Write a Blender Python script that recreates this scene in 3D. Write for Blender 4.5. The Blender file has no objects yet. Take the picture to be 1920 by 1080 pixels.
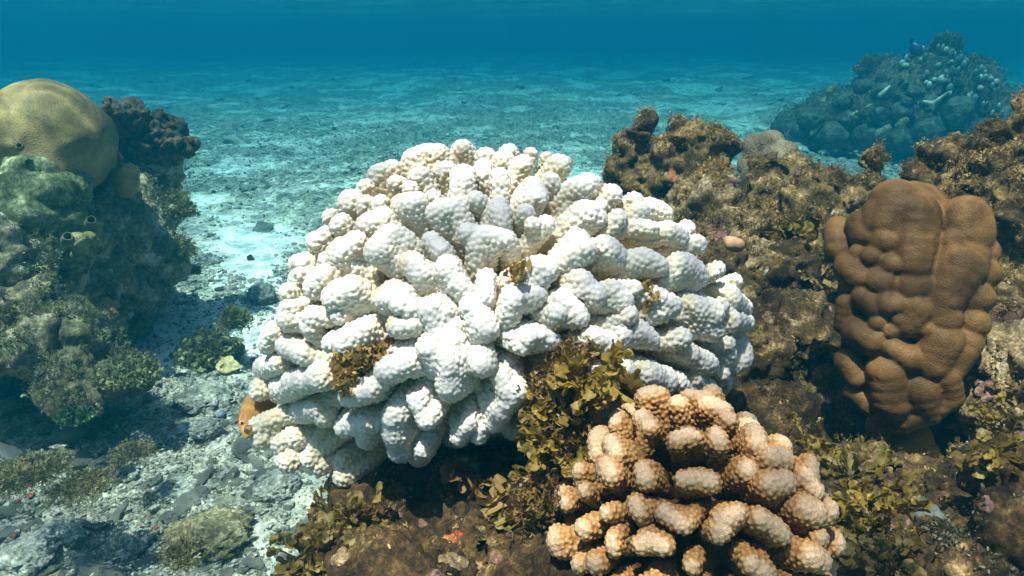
import bpy, math, random
import numpy as np
from mathutils import Vector, kdtree

# ------------------------------------------------------------------ camera
C = bpy.context.scene.collection
SC = bpy.context.scene
H = 0.80                      # camera height above the sandy seabed (m)
PITCH = math.radians(20.56)   # looking down
FPX = 1280.0                  # focal length in 1920-px pixels (24 mm lens)
cam_d = bpy.data.cameras.new('camera'); cam = bpy.data.objects.new('camera', cam_d); C.objects.link(cam)
cam_d.lens = 24; cam_d.sensor_width = 36; cam_d.clip_start = 0.02; cam_d.clip_end = 500
cam.location = (0, 0, H); cam.rotation_euler = (math.radians(90) - PITCH, 0, 0)
SC.camera = cam
# ------------------------------------------------------------------ world, sun, exposure
SUN_EL, SUN_AZ = math.radians(73), math.radians(212)   # azimuth clockwise from +Y: from the left and behind
w = bpy.data.worlds.new('World'); SC.world = w; w.use_nodes = True
wn = w.node_tree; bg = wn.nodes['Background']
sky = wn.nodes.new('ShaderNodeTexSky'); sky.sky_type = 'NISHITA'; sky.sun_disc = False
sky.sun_elevation = SUN_EL; sky.sun_rotation = SUN_AZ
wn.links.new(sky.outputs[0], bg.inputs[0]); bg.inputs[1].default_value = 0.15
sd = bpy.data.lights.new('sun', 'SUN'); sun = bpy.data.objects.new('sun', sd); C.objects.link(sun)
sd.energy = 5.0; sd.angle = math.radians(0.5); sd.color = (1.0, 0.86, 0.74)
sdir = Vector((math.sin(SUN_AZ) * math.cos(SUN_EL), math.cos(SUN_AZ) * math.cos(SUN_EL), math.sin(SUN_EL)))
sun.rotation_euler = (-sdir).to_track_quat('-Z', 'Y').to_euler(); sun.location = sdir * 20
SC.view_settings.view_transform = 'Standard'; SC.view_settings.look = 'None'
SC.view_settings.gamma = 1; SC.view_settings.use_curve_mapping = False
SC.view_settings.exposure = 1.52
SC.render.engine = 'CYCLES'
cy = SC.cycles
cy.use_adaptive_sampling = False; cy.use_denoising = True; cy.denoising_prefilter = 'ACCURATE'; cy.max_bounces = 8; cy.diffuse_bounces = 4; cy.glossy_bounces = 3
cy.transmission_bounces = 4; cy.volume_bounces = 1; cy.transparent_max_bounces = 12
cy.caustics_reflective = False; cy.caustics_refractive = False
cy.sample_clamp_indirect = 6

# ------------------------------------------------------------------ numpy helpers
RNG = np.random.default_rng(7)
random.seed(7)
cp, sp = math.cos(PITCH), math.sin(PITCH)
def at(px, py, dist):
    """world point seen at a pixel of the 1920x1080 photograph, dist metres away"""
    v = np.array([(px - 960) / FPX, cp - (py - 540) / FPX * sp, -sp - (py - 540) / FPX * cp])
    return np.array([0, 0, H]) + v / np.linalg.norm(v) * dist
def ray(px, py):
    v = at(px, py, 1.0) - np.array([0, 0, H]); return v
VIEW = np.array([0, cp, -sp]); UP = np.array([0, sp, cp]); RIGHT = np.array([1.0, 0, 0])

def _h(ix, iy, iz, s):
    n = (ix.astype(np.int64) * 73856093) ^ (iy.astype(np.int64) * 19349663) ^ (iz.astype(np.int64) * 83492791) ^ (s * 2654435761)
    n = (n ^ (n >> 13)) * 1274126177 & 0x7fffffff
    n = (n ^ (n >> 15)) * 668265263 & 0x7fffffff
    return ((n ^ (n >> 12)) & 0xffffff) / float(0xffffff)
def noise(p, s=0):
    """value noise, -1..1, p (N,3)"""
    i = np.floor(p).astype(np.int64); f = p - i; f = f * f * f * (f * (f * 6 - 15) + 10)
    r = 0
    for dx in (0, 1):
        wx = f[:, 0] if dx else 1 - f[:, 0]
        for dy in (0, 1):
            wy = f[:, 1] if dy else 1 - f[:, 1]
            for dz in (0, 1):
                wz = f[:, 2] if dz else 1 - f[:, 2]
                r = r + wx * wy * wz * _h(i[:, 0] + dx, i[:, 1] + dy, i[:, 2] + dz, s)
    return r * 2 - 1
def fbm(p, scale, octv=4, s=0, gain=0.5, ridge=False):
    a, t, r = 1.0, 0.0, np.zeros(len(p)); q = p * scale
    for k in range(octv):
        n = noise(q + 17.3 * k, s + k)
        if ridge: n = 1 - 2 * np.abs(n)
        r += a * n; t += a; a *= gain; q = q * 2.07
    return r / t
def cells(p, scale, s=0):
    """worley F1, about 0..1"""
    q = p * scale; i = np.floor(q).astype(np.int64); best = np.full(len(p), 9.0)
    for dx in (-1, 0, 1):
        for dy in (-1, 0, 1):
            for dz in (-1, 0, 1):
                c = i + np.array([dx, dy, dz])
                fx = c[:, 0] + _h(c[:, 0], c[:, 1], c[:, 2], s + 1) - q[:, 0]
                fy = c[:, 1] + _h(c[:, 0], c[:, 1], c[:, 2], s + 2) - q[:, 1]
                fz = c[:, 2] + _h(c[:, 0], c[:, 1], c[:, 2], s + 3) - q[:, 2]
                best = np.minimum(best, fx * fx + fy * fy + fz * fz)
    return np.sqrt(best)

def mesh_np(name, V, F):
    """mesh from numpy verts and equal-size faces"""
    me = bpy.data.meshes.new(name); V = np.asarray(V, np.float32); F = np.asarray(F, np.int32)
    me.vertices.add(len(V)); me.vertices.foreach_set('co', V.ravel())
    k = F.shape[1]; me.loops.add(F.size); me.loops.foreach_set('vertex_index', F.ravel())
    me.polygons.add(len(F)); me.polygons.foreach_set('loop_start', np.arange(0, F.size, k, dtype=np.int32))
    me.update(calc_edges=True)
    me.polygons.foreach_set('use_smooth', np.ones(len(F), bool))
    return me
def verts(me):
    a = np.empty(len(me.vertices) * 3, np.float32); me.vertices.foreach_get('co', a); return a.reshape(-1, 3).astype(float)
def normals(me):
    a = np.empty(len(me.vertices) * 3, np.float32); me.vertices.foreach_get('normal', a); return a.reshape(-1, 3).astype(float)
def setv(me, V):
    me.vertices.foreach_set('co', np.asarray(V, np.float32).ravel()); me.update()
def attr(me, name, vals):
    a = me.attributes.new(name, 'FLOAT', 'POINT'); a.data.foreach_set('value', np.asarray(vals, np.float32))
import bmesh
def _ico(sub):
    bm = bmesh.new(); bmesh.ops.create_icosphere(bm, subdivisions=sub, radius=1)
    V = np.array([v.co[:] for v in bm.verts]); F = np.array([[v.index for v in f.verts] for f in bm.faces]); bm.free(); return V, F
ICO = {s: _ico(s) for s in (1, 2, 3, 4, 5)}

def soup(balls, sub=2):
    """balls: list of (centre, radius or (rx,ry,rz)) -> verts, faces of many icospheres"""
    V0, F0 = ICO[sub]; Vs, Fs = [], []
    for k, (c, r) in enumerate(balls):
        Vs.append(V0 * np.asarray(r) + np.asarray(c)); Fs.append(F0 + k * len(V0))
    return np.concatenate(Vs), np.concatenate(Fs)
def blob_mesh(name, balls, voxel, smooth=4, sub=2, extra=None):
    """one closed skin round all the balls"""
    V, F = soup(balls, sub)
    me = mesh_np('tmp', V, F); ob = bpy.data.objects.new('tmp', me); C.objects.link(ob)
    m = ob.modifiers.new('r', 'REMESH'); m.mode = 'VOXEL'; m.voxel_size = voxel; m.adaptivity = 0
    if smooth:
        s = ob.modifiers.new('s', 'SMOOTH'); s.factor = 0.5; s.iterations = smooth
    dg = bpy.context.evaluated_depsgraph_get(); dg.update()
    out = bpy.data.meshes.new_from_object(ob.evaluated_get(dg), depsgraph=dg)
    bpy.data.objects.remove(ob); bpy.data.meshes.remove(me)
    out.name = name
    out.polygons.foreach_set('use_smooth', np.ones(len(out.polygons), bool)); out.update()
    return out

# ------------------------------------------------------------------ naming helpers
def tag(o, label=None, cat=None, group=None, kind=None):
    if label: o['label'] = label
    if cat: o['category'] = cat
    if group: o['group'] = group
    if kind: o['kind'] = kind
    return o
def obj(name, me, mat, parent=None, loc=None):
    o = bpy.data.objects.new(name, me); C.objects.link(o)
    if mat is not None and len(me.materials) == 0: me.materials.append(mat)
    if parent: o.parent = parent
    if loc is not None: o.location = loc
    return o
def recentre(me, org):
    setv(me, verts(me) - np.asarray(org)); return me
def thing(name, loc, label, cat, group=None, kind=None):
    o = bpy.data.objects.new(name, None); C.objects.link(o); o.location = loc; o.empty_display_size = 0.02
    return tag(o, label, cat, group, kind)

# ------------------------------------------------------------------ materials
def new_mat(name):
    m = bpy.data.materials.new(name); m.use_nodes = True; nt = m.node_tree
    b = nt.nodes['Principled BSDF']; return m, nt, b
class NB:
    def __init__(s, nt):
        s.nt = nt; s.tc = nt.nodes.new('ShaderNodeTexCoord')
    def n(s, t, **k):
        x = s.nt.nodes.new(t)
        for a, v in k.items(): setattr(x, a, v)
        return x
    def l(s, a, b): s.nt.links.new(a, b)
    def noise(s, scale, detail=6, rough=0.6, dist=0, coord='Object', vec=None):
        x = s.n('ShaderNodeTexNoise'); x.inputs['Scale'].default_value = scale; x.inputs['Detail'].default_value = detail
        x.inputs['Roughness'].default_value = rough; x.inputs['Distortion'].default_value = dist
        s.l(vec or s.tc.outputs[coord], x.inputs['Vector']); return x.outputs['Fac']
    def vor(s, scale, feat='F1', coord='Object', vec=None, rnd=1):
        x = s.n('ShaderNodeTexVoronoi', feature=feat); x.inputs['Scale'].default_value = scale; x.inputs['Randomness'].default_value = rnd
        s.l(vec or s.tc.outputs[coord], x.inputs['Vector']); return x.outputs['Distance']
    def ramp(s, fac, stops, interp='LINEAR'):
        x = s.n('ShaderNodeValToRGB'); x.color_ramp.interpolation = interp
        e = x.color_ramp.elements
        while len(e) < len(stops): e.new(0.5)
        for k, (p, c) in enumerate(stops):
            e[k].position = p; e[k].color = (c if hasattr(c, '__len__') else (c, c, c)) [:3] + (1,) if hasattr(c, '__len__') else (c, c, c, 1)
        s.l(fac, x.inputs[0]); return x.outputs[0]
    def mix(s, fac, a, b, mode='MIX'):
        x = s.n('ShaderNodeMix', data_type='RGBA', blend_type=mode)
        for v, i in ((fac, 0), (a, 6), (b, 7)):
            if hasattr(v, 'links') or hasattr(v, 'node'): s.l(v, x.inputs[i])
            elif i == 0: x.inputs[0].default_value = v
            else: x.inputs[i].default_value = tuple(v) + (1,)
        return x.outputs[2]
    def math(s, op, a, b=0.0, clamp=False):
        x = s.n('ShaderNodeMath', operation=op, use_clamp=clamp)
        for v, i in ((a, 0), (b, 1)):
            if hasattr(v, 'node'): s.l(v, x.inputs[i])
            else: x.inputs[i].default_value = v
        return x.outputs[0]
    def bump(s, h, dist, strength=1.0, normal=None):
        x = s.n('ShaderNodeBump'); x.inputs['Distance'].default_value = dist; x.inputs['Strength'].default_value = strength
        s.l(h, x.inputs['Height'])
        if normal: s.l(normal, x.inputs['Normal'])
        return x.outputs[0]
    def attr(s, name):
        x = s.n('ShaderNodeAttribute'); x.attribute_name = name; return x.outputs['Fac']

def mat_white():
    m, nt, b = new_mat('bleached_coral'); k = NB(nt)
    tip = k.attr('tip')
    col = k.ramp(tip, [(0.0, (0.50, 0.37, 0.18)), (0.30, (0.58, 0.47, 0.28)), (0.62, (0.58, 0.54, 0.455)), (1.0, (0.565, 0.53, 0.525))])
    st = k.math('MULTIPLY', k.attr('stain'), k.ramp(k.noise(260, 3, 0.7), [(0.42, 0.0), (0.62, 1.0)]))
    col = k.mix(st, col, (0.50, 0.30, 0.07))
    k.l(col, b.inputs['Base Color']); b.inputs['Roughness'].default_value = 0.6
    b.inputs['Specular IOR Level'].default_value = 0.25
    b.inputs['Subsurface Weight'].default_value = 0.45; b.inputs['Subsurface Scale'].default_value = 0.005
    b.inputs['Subsurface Radius'].default_value = (1.0, 0.8, 0.5)
    k.l(k.bump(k.vor(900), 0.0004, 0.6), b.inputs['Normal']); return m
def mat_brown():
    m, nt, b = new_mat('brown_coral'); k = NB(nt)
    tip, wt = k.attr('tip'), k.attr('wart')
    base = k.ramp(tip, [(0.0, (0.04, 0.016, 0.006)), (0.5, (0.18, 0.078, 0.022)), (0.8, (0.29, 0.145, 0.05)), (1.0, (0.44, 0.30, 0.19))])  # real tip pigment, with lit tops and shaded gaps also put into the colour
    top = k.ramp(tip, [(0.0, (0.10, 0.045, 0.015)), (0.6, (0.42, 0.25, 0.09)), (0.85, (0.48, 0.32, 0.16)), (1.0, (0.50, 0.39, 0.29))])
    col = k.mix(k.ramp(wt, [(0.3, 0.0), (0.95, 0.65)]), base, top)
    sp_ = k.ramp(k.noise(1100, 2, 0.6), [(0.45, 0.0), (0.62, 1.0)])
    col = k.mix(k.math('MULTIPLY', sp_, 0.45), col, (0.26, 0.10, 0.02))
    k.l(col, b.inputs['Base Color']); b.inputs['Roughness'].default_value = 0.65
    b.inputs['Specular IOR Level'].default_value = 0.25
    b.inputs['Subsurface Weight'].default_value = 0.15; b.inputs['Subsurface Scale'].default_value = 0.004
    k.l(k.bump(k.vor(1200), 0.0004, 0.7), b.inputs['Normal']); return m
def mat_porites(name='lobe_coral', a=(0.065, 0.030, 0.010), c=(0.20, 0.098, 0.030), scale=620, big=14):
    m, nt, b = new_mat(name); k = NB(nt)
    v = k.vor(scale)
    col = k.mix(k.ramp(k.noise(big, 5, 0.65, 0.5), [(0.3, 0.0), (0.68, 1.0)]), a, c)
    col = k.mix(k.ramp(v, [(0.1, 0.55), (0.5, 0.0)]), col, tuple(x * 0.35 for x in a))
    col = k.mix(k.math('MULTIPLY', k.attr('crease'), 0.4), col, (0.05, 0.028, 0.014))
    k.l(col, b.inputs['Base Color']); b.inputs['Roughness'].default_value = 0.55
    b.inputs['Specular IOR Level'].default_value = 0.15
    k.l(k.bump(v, 0.0012 * 620 / scale, 0.4), b.inputs['Normal']); return m
def mat_reef(name, cols, patch=18, fine=140, accents=(), bump=0.004):
    """mottled encrusted limestone: cols dark->light, accents = [(colour, scale, threshold)]"""
    m, nt, b = new_mat(name); k = NB(nt)
    n1 = k.noise(patch, 8, 0.72, 0.6)
    n = len(cols); col = k.ramp(n1, [(0.3 + 0.4 * i / (n - 1), c) for i, c in enumerate(cols)])
    n2 = k.noise(fine, 5, 0.75)
    col = k.mix(0.75, col, k.ramp(n2, [(0.32, (0.22,) * 3), (0.5, (0.95,) * 3), (0.66, (2.5,) * 3)]), 'MULTIPLY')
    for q, (c, s_, th) in enumerate(accents):
        mp = k.n('ShaderNodeMapping'); mp.inputs['Location'].default_value = (3.1 * q + 1, 7.7 * q, 2.3); k.l(k.tc.outputs['Object'], mp.inputs[0])
        f = k.ramp(k.noise(s_, 5, 0.65, 0.4, vec=mp.outputs[0]), [(th, 0.0), (th + 0.05, 0.9)])
        col = k.mix(f, col, c)
    k.l(col, b.inputs['Base Color']); b.inputs['Roughness'].default_value = 0.85
    b.inputs['Specular IOR Level'].default_value = 0.2
    hh = k.math('ADD', k.math('MULTIPLY', n2, 0.6), k.math('MULTIPLY', k.noise(fine * 0.35, 6, 0.8, 0.8), 1.0))
    k.l(k.bump(hh, bump, 1.0), b.inputs['Normal']); return m
def mat_leaf(name, a, c, scale=60, transl=0.35):
    m, nt, b = new_mat(name); k = NB(nt)
    geo = k.n('ShaderNodeObjectInfo')
    col = k.mix(k.ramp(k.noise(scale, 3, 0.6), [(0.3, 0.0), (0.7, 1.0)]), a, c)
    at_ = k.attr('shade'); col = k.mix(at_, col, tuple(min(1, x * 1.35 + 0.01) for x in c))
    k.l(col, b.inputs['Base Color']); b.inputs['Roughness'].default_value = 0.5
    tr = k.n('ShaderNodeBsdfTranslucent'); k.l(col, tr.inputs[0])
    mx = k.n('ShaderNodeMixShader'); mx.inputs[0].default_value = transl
    out = nt.nodes['Material Output']; k.l(b.outputs[0], mx.inputs[1]); k.l(tr.outputs[0], mx.inputs[2]); k.l(mx.outputs[0], out.inputs[0])
    return m
def mat_seabed():
    m, nt, b = new_mat('seabed_sand'); k = NB(nt)
    sandn = k.noise(90, 6, 0.7)
    sand = k.ramp(sandn, [(0.3, (0.40, 0.36, 0.28)), (0.55, (0.54, 0.49, 0.39)), (0.75, (0.68, 0.64, 0.54))])
    sand = k.mix(k.ramp(k.attr('rubble'), [(0.08, 1.0), (0.3, 0.0)]), sand, (0.80, 0.76, 0.66))
    dark = k.ramp(k.noise(30, 8, 0.75, 0.5), [(0.3, (0.08, 0.075, 0.052)), (0.5, (0.21, 0.185, 0.13)), (0.7, (0.46, 0.42, 0.33))])
    f = k.attr('rubble')
    f2 = k.math('ADD', k.math('MULTIPLY', f, 0.75), k.math('MULTIPLY', k.math('SUBTRACT', k.noise(26, 8, 0.85, 0.6), 0.45), 2.6))
    col = k.mix(k.ramp(f2, [(0.42, 0.0), (0.60, 1.0)]), sand, dark)
    col = k.mix(k.ramp(k.noise(75, 5, 0.8), [(0.55, 0.0), (0.62, 0.75)]), col, (0.10, 0.09, 0.06))
    k.l(col, b.inputs['Base Color']); b.inputs['Roughness'].default_value = 0.95; b.inputs['Specular IOR Level'].default_value = 0.1
    k.l(k.bump(k.noise(60, 7, 0.75, 0.3), 0.010, 0.7), b.inputs['Normal']); return m

# ------------------------------------------------------------------ water: surface, haze volume
WZ = H + 0.18
def build_water():
    # undulating underside of the sea surface: a caustic net is painted into its transparency colour, it mirrors the reef at grazing angles
    ys = np.concatenate([np.linspace(-12, 0, 30), np.geomspace(0.4, 76, 170)]); xs = np.concatenate([-np.geomspace(0.3, 60, 60)[::-1], [0], np.geomspace(0.3, 60, 60)])
    X, Y = np.meshgrid(xs, ys); P = np.stack([X.ravel(), Y.ravel(), 0 * X.ravel()], 1)
    Z = WZ + 0.02 * fbm(P * [1, 1, 1], 1.1, 3, 5) ; P[:, 2] = Z
    nx, ny = len(xs), len(ys); i = np.arange(nx * ny).reshape(ny, nx)
    F = np.stack([i[:-1, :-1], i[:-1, 1:], i[1:, 1:], i[1:, :-1]], -1).reshape(-1, 4)
    me = mesh_np('sea_surface', P, F)
    m = bpy.data.materials.new('sea_surface'); m.use_nodes = True; nt = m.node_tree; nt.nodes.clear(); k = NB(nt)
    out = k.n('ShaderNodeOutputMaterial')
    # caustic pattern painted into the transparency, standing in for light focused by ripples
    geo = k.n('ShaderNodeNewGeometry')
    def net(scale, off, warp, lo, hi):
        mp = k.n('ShaderNodeMapping'); mp.inputs['Location'].default_value = off; mp.inputs['Scale'].default_value = (1, 1, 0)
        k.l(geo.outputs['Position'], mp.inputs[0])
        nz = k.n('ShaderNodeTexNoise'); nz.inputs['Scale'].default_value = scale * 0.9; nz.inputs['Detail'].default_value = 2
        k.l(mp.outputs[0], nz.inputs['Vector'])
        ad = k.n('ShaderNodeMix', data_type='VECTOR'); ad.inputs[0].default_value = warp
        vm = k.n('ShaderNodeVectorMath', operation='MULTIPLY_ADD'); k.l(nz.outputs['Color'], vm.inputs[0]); vm.inputs[1].default_value = (warp / scale,) * 3; k.l(mp.outputs[0], vm.inputs[2])
        d = k.vor(scale, 'DISTANCE_TO_EDGE', vec=vm.outputs[0])
        return k.ramp(d, [(lo, 1.0), (hi * 0.35, 0.35), (hi, 0.0)])
    a = net(6.6, (0, 0, 0), 1.35, 0.0, 0.24); c = net(11.5, (3.3, 1.7, 0), 1.4, 0.0, 0.22)
    s = k.math('ADD', k.math('MULTIPLY', a, 0.60), k.math('MULTIPLY', c, 0.40))
    big = k.ramp(k.noise(2.6, 3, 0.6, 0.8), [(0.35, 0.0), (0.65, 0.12)])
    tr_ = k.math('ADD', k.math('ADD', 0.27, big), s, clamp=True)
    t = k.n('ShaderNodeBsdfTransparent'); cc = k.n('ShaderNodeCombineColor')
    for q in range(3): k.l(tr_, cc.inputs[q])
    k.l(cc.outputs[0], t.inputs[0])
    g = k.n('ShaderNodeBsdfGlossy'); g.inputs['Roughness'].default_value = 0.03; g.inputs[0].default_value = (0.9, 0.95, 0.97, 1)
    bp = k.bump(k.noise(9, 3, 0.5), 0.02, 0.6); k.l(bp, g.inputs['Normal'])
    fr = k.n('ShaderNodeFresnel'); fr.inputs[0].default_value = 1.33
    mx = k.n('ShaderNodeMixShader'); k.l(fr.outputs[0], mx.inputs[0]); k.l(t.outputs[0], mx.inputs[1]); k.l(g.outputs[0], mx.inputs[2])
    k.l(mx.outputs[0], out.inputs[0])
    o = obj('water_surface', me, m); tag(o, 'rippled underside of the sea surface above the reef', kind='structure')
def build_haze():
    x0, x1, y0, y1, z0, z1 = -55, 55, -10, 70, -1.6, WZ + 0.05
    V = [(x, y, z) for z in (z0, z1) for y in (y0, y1) for x in (x0, x1)]
    F = [(0, 2, 3, 1), (4, 5, 7, 6), (0, 1, 5, 4), (2, 6, 7, 3), (0, 4, 6, 2), (1, 3, 7, 5)]
    me = mesh_np('haze', V, F); me.polygons.foreach_set('use_smooth', np.zeros(6, bool))
    m = bpy.data.materials.new('haze'); m.use_nodes = True; nt = m.node_tree; nt.nodes.clear(); k = NB(nt)
    m.cycles.homogeneous_volume = True
    v = k.n('ShaderNodeVolumePrincipled'); v.inputs['Density Attribute'].default_value = ''; v.inputs['Temperature Attribute'].default_value = ''; out = k.n('ShaderNodeOutputMaterial')
    v.inputs['Density'].default_value = HAZE_D; v.inputs['Color'].default_value = HAZE_C + (1,)
    v.inputs['Absorption Color'].default_value = HAZE_A + (1,); v.inputs['Anisotropy'].default_value = 0.45
    k.l(v.outputs[0], out.inputs['Volume'])
    o = obj('haze', me, m); tag(o, 'blue-green sea water thickening with distance', kind='stuff')
HAZE_D, HAZE_C, HAZE_A = 0.50, (0.002, 0.073, 0.116), (0.09, 0.54, 0.68)

build_water()

# ------------------------------------------------------------------ seabed
def ground_z(X, Y):
    P = np.stack([X, Y, 0 * X], 1)
    z = 0.045 * fbm(P, 1.6, 3, 11) + 0.16 * np.clip((Y - 4) / 6, 0, 1) * fbm(P, 0.45, 3, 12)
    r = rubble_mask(X, Y)
    z += (0.15 + 0.85 * r) * (0.040 * fbm(P, 7, 5, 21, 0.65, True) + 0.018 * fbm(P, 32, 3, 25, 0.7, True))
    z += (1 - r) * (0.006 * fbm(P, 9, 3, 31))
    return z
def rubble_mask(X, Y):
    P = np.stack([X, Y, 0 * X], 1)
    m = np.clip(0.72 + 1.7 * fbm(P, 3.0, 5, 41, 0.65), 0, 1)
    # clean sand channel beside the left reef, reaching the near sand
    cx = np.interp(Y, [1.0, 1.5, 2.0, 2.6, 3.4], [-1.0, -0.72, -0.78, -1.05, -1.2])
    ch = np.exp(-((X - cx) / 0.30) ** 2) * np.clip((Y - 1.35) / 0.25, 0, 1) * np.clip((3.6 - Y) / 0.8, 0, 1)
    m = m * (1 - 0.95 * ch)
    near = np.clip((1.55 - Y) / 0.35, 0, 1)
    m = np.maximum(m * (1 - .45 * near), .36 * near)
    m = np.maximum(m, .34 * np.clip((Y - 3.2) / 1.5, 0, 1))
    return np.clip(m, 0, 1)
def build_seabed():
    ys = np.concatenate([np.linspace(-9.5, 0.3, 20)[:-1], np.geomspace(0.3, 5, 560), np.geomspace(5, 69, 330)[1:]])
    u = np.linspace(-1, 1, 620)
    xs = np.sign(u) * (0.9 * np.abs(u) * 2.2 + 50 * np.abs(u) ** 7)
    X, Y = np.meshgrid(xs, ys); X, Y = X.ravel(), Y.ravel()
    Z = ground_z(X, Y); nx, ny = len(xs), len(ys); i = np.arange(nx * ny).reshape(ny, nx)
    F = np.stack([i[:-1, :-1], i[:-1, 1:], i[1:, 1:], i[1:, :-1]], -1).reshape(-1, 4)
    me = mesh_np('seabed', np.stack([X, Y, Z], 1), F); attr(me, 'rubble', rubble_mask(X, Y))
    o = obj('seabed', me, mat_seabed()); tag(o, 'pale sandy seabed with patches of dark rubble', kind='structure')
build_seabed()

# ------------------------------------------------------------------ shared builders
def px_r(rpx, dist): return rpx / FPX * dist
def balls_px(lst, dd=0.0):
    return [(at(x, y, d + dd), px_r(r, d)) for (x, y, d, r) in lst]
def rough_rock(me, s=0, big=0.02, fs=9, fine=0.006, ffs=45, pit=0.006, ps=30, lump=0, ls=38):
    V = verts(me); N = normals(me)
    d = big * fbm(V, fs, 4, s, 0.55) + fine * fbm(V, ffs, 3, s + 9, 0.6, True)
    if pit: d -= pit * np.clip(1 - cells(V, ps, s + 20) * 1.9, 0, 1)
    if lump:
        W = V + 0.25 / ls * np.stack([noise(V * ls * .7, s + 31), noise(V * ls * .7, s + 32), noise(V * ls * .7, s + 33)], 1)
        d += lump * (.55 - np.clip(cells(W, ls, s + 40), 0, 1)) + lump * .45 * (.55 - np.clip(cells(W, ls * 2.3, s + 50), 0, 1))
    setv(me, V + N * d[:, None]); return me

def leaf_template(kind):
    """(verts, quads) of one small blade growing along +Z, width along X, curling to +Y"""
    if kind == 'blade':
        V = [(-.12, 0, 0), (.12, 0, 0), (.22, .06, .45), (-.22, .04, .45), (.12, .22, .85), (-.12, .22, .9)]
        F = [(0, 1, 2, 3), (3, 2, 4, 5)]
    elif kind == 'fork':
        V = [(-.07, 0, 0), (.07, 0, 0), (.13, .03, .4), (-.13, .03, .4), (0, .05, .5), (-.42, .16, .8), (-.24, .12, .95), (.24, .2, .9), (.45, .1, .78),
             (-.5, .3, 1.0), (.5, .28, 1.02)]
        F = [(0, 1, 2, 3), (3, 4, 6, 5), (2, 8, 7, 4), (5, 6, 9, 9), (8, 10, 7, 7)]
        F = [(0, 1, 2, 3), (3, 4, 6, 5), (4, 2, 8, 7)]
    else:  # fan
        V = [(-.06, 0, 0), (.06, 0, 0), (.3, .05, .4), (-.3, .1, .4), (.0, .02, .45), (-.62, .3, .7), (-.25, .12, .85), (.22, .22, .9), (.6, .15, .72), (0, .3, .98)]
        F = [(0, 1, 2, 4), (0, 4, 3, 3), (3, 4, 6, 5), (4, 2, 8, 7), (4, 7, 9, 6)]
        F = [(0, 1, 2, 4), (3, 4, 6, 5), (4, 2, 8, 7), (4, 7, 9, 6)]
    return np.array(V, float), np.array(F)
def surf_samples(me, n, up=-0.3, rng=RNG, mask=None):
    V = verts(me); me.calc_loop_triangles(); T = np.empty(len(me.loop_triangles) * 3, np.int32)
    me.loop_triangles.foreach_get('vertices', T); T = T.reshape(-1, 3)
    a, b, c = V[T[:, 0]], V[T[:, 1]], V[T[:, 2]]
    nn = np.cross(b - a, c - a); A = np.linalg.norm(nn, axis=1); nn /= A[:, None] + 1e-12
    wgt = A * np.clip(nn[:, 2] - up, 0.0, 1.0)
    if mask is not None: wgt = wgt * mask((a + b + c) / 3)
    i = rng.choice(len(T), n, p=wgt / wgt.sum()); r1 = np.sqrt(rng.random(n))[:, None]; r2 = rng.random(n)[:, None]
    P = (1 - r1) * a[i] + r1 * (1 - r2) * b[i] + r1 * r2 * c[i]
    return P, nn[i]
def tuft_mesh(name, P, N, size, per=4, spread=0.8, kind='blade', rng=RNG, sink=0.15, shade=None, jitter=0.4):
    """small blades growing out of the points P along N"""
    TV, TF = leaf_template(kind); n = len(P) * per
    P = np.repeat(P, per, 0); N = np.repeat(N, per, 0)
    sc_ = (size if np.ndim(size) else np.full(len(P), size)) * rng.uniform(0.55, 1.45, n)
    P = P + rng.normal(0, 1, (n, 3)) * (jitter * sc_)[:, None]
    D = N + rng.normal(0, spread, (n, 3)); D[:, 2] += 0.15; D /= np.linalg.norm(D, axis=1)[:, None] + 1e-9
    R = np.cross(D, rng.normal(0, 1, (n, 3))); R /= np.linalg.norm(R, axis=1)[:, None] + 1e-9
    B = np.cross(D, R); m = len(TV)
    W = rng.uniform(0.7, 1.3, n)
    curl = rng.uniform(0.3, 2.2, n)
    V = (P[:, None, :] + sc_[:, None, None] * (TV[None, :, 0:1] * (R * W[:, None])[:, None, :] + TV[None, :, 1:2] * (B * curl[:, None])[:, None, :] + (TV[None, :, 2:3] - sink) * D[:, None, :]))
    F = TF[None] + (np.arange(n) * m)[:, None, None]
    me = mesh_np(name, V.reshape(-1, 3), F.reshape(-1, 4))
    sh = np.repeat(rng.random(n // per) ** 2, per) * 0.7 + 0.3 * rng.random(n)
    attr(me, 'shade', np.repeat(sh, m)); return me

def poisson(V, cand, r):
    cell = {}; acc = []; r2 = r * r
    Q = np.floor(V / r).astype(int)
    for i in cand:
        q = Q[i]; a, b, c = int(q[0]), int(q[1]), int(q[2]); x, y, z = V[i]; ok = True
        for da in (-1, 0, 1):
            for db in (-1, 0, 1):
                for dc in (-1, 0, 1):
                    for (u, v, w_) in cell.get((a + da, b + db, c + dc), ()):
                        if (u - x) ** 2 + (v - y) ** 2 + (w_ - z) ** 2 < r2: ok = False; break
                    if not ok: break
                if not ok: break
            if not ok: break
        if ok: cell.setdefault((a, b, c), []).append((x, y, z)); acc.append(i)
    return acc

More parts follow.
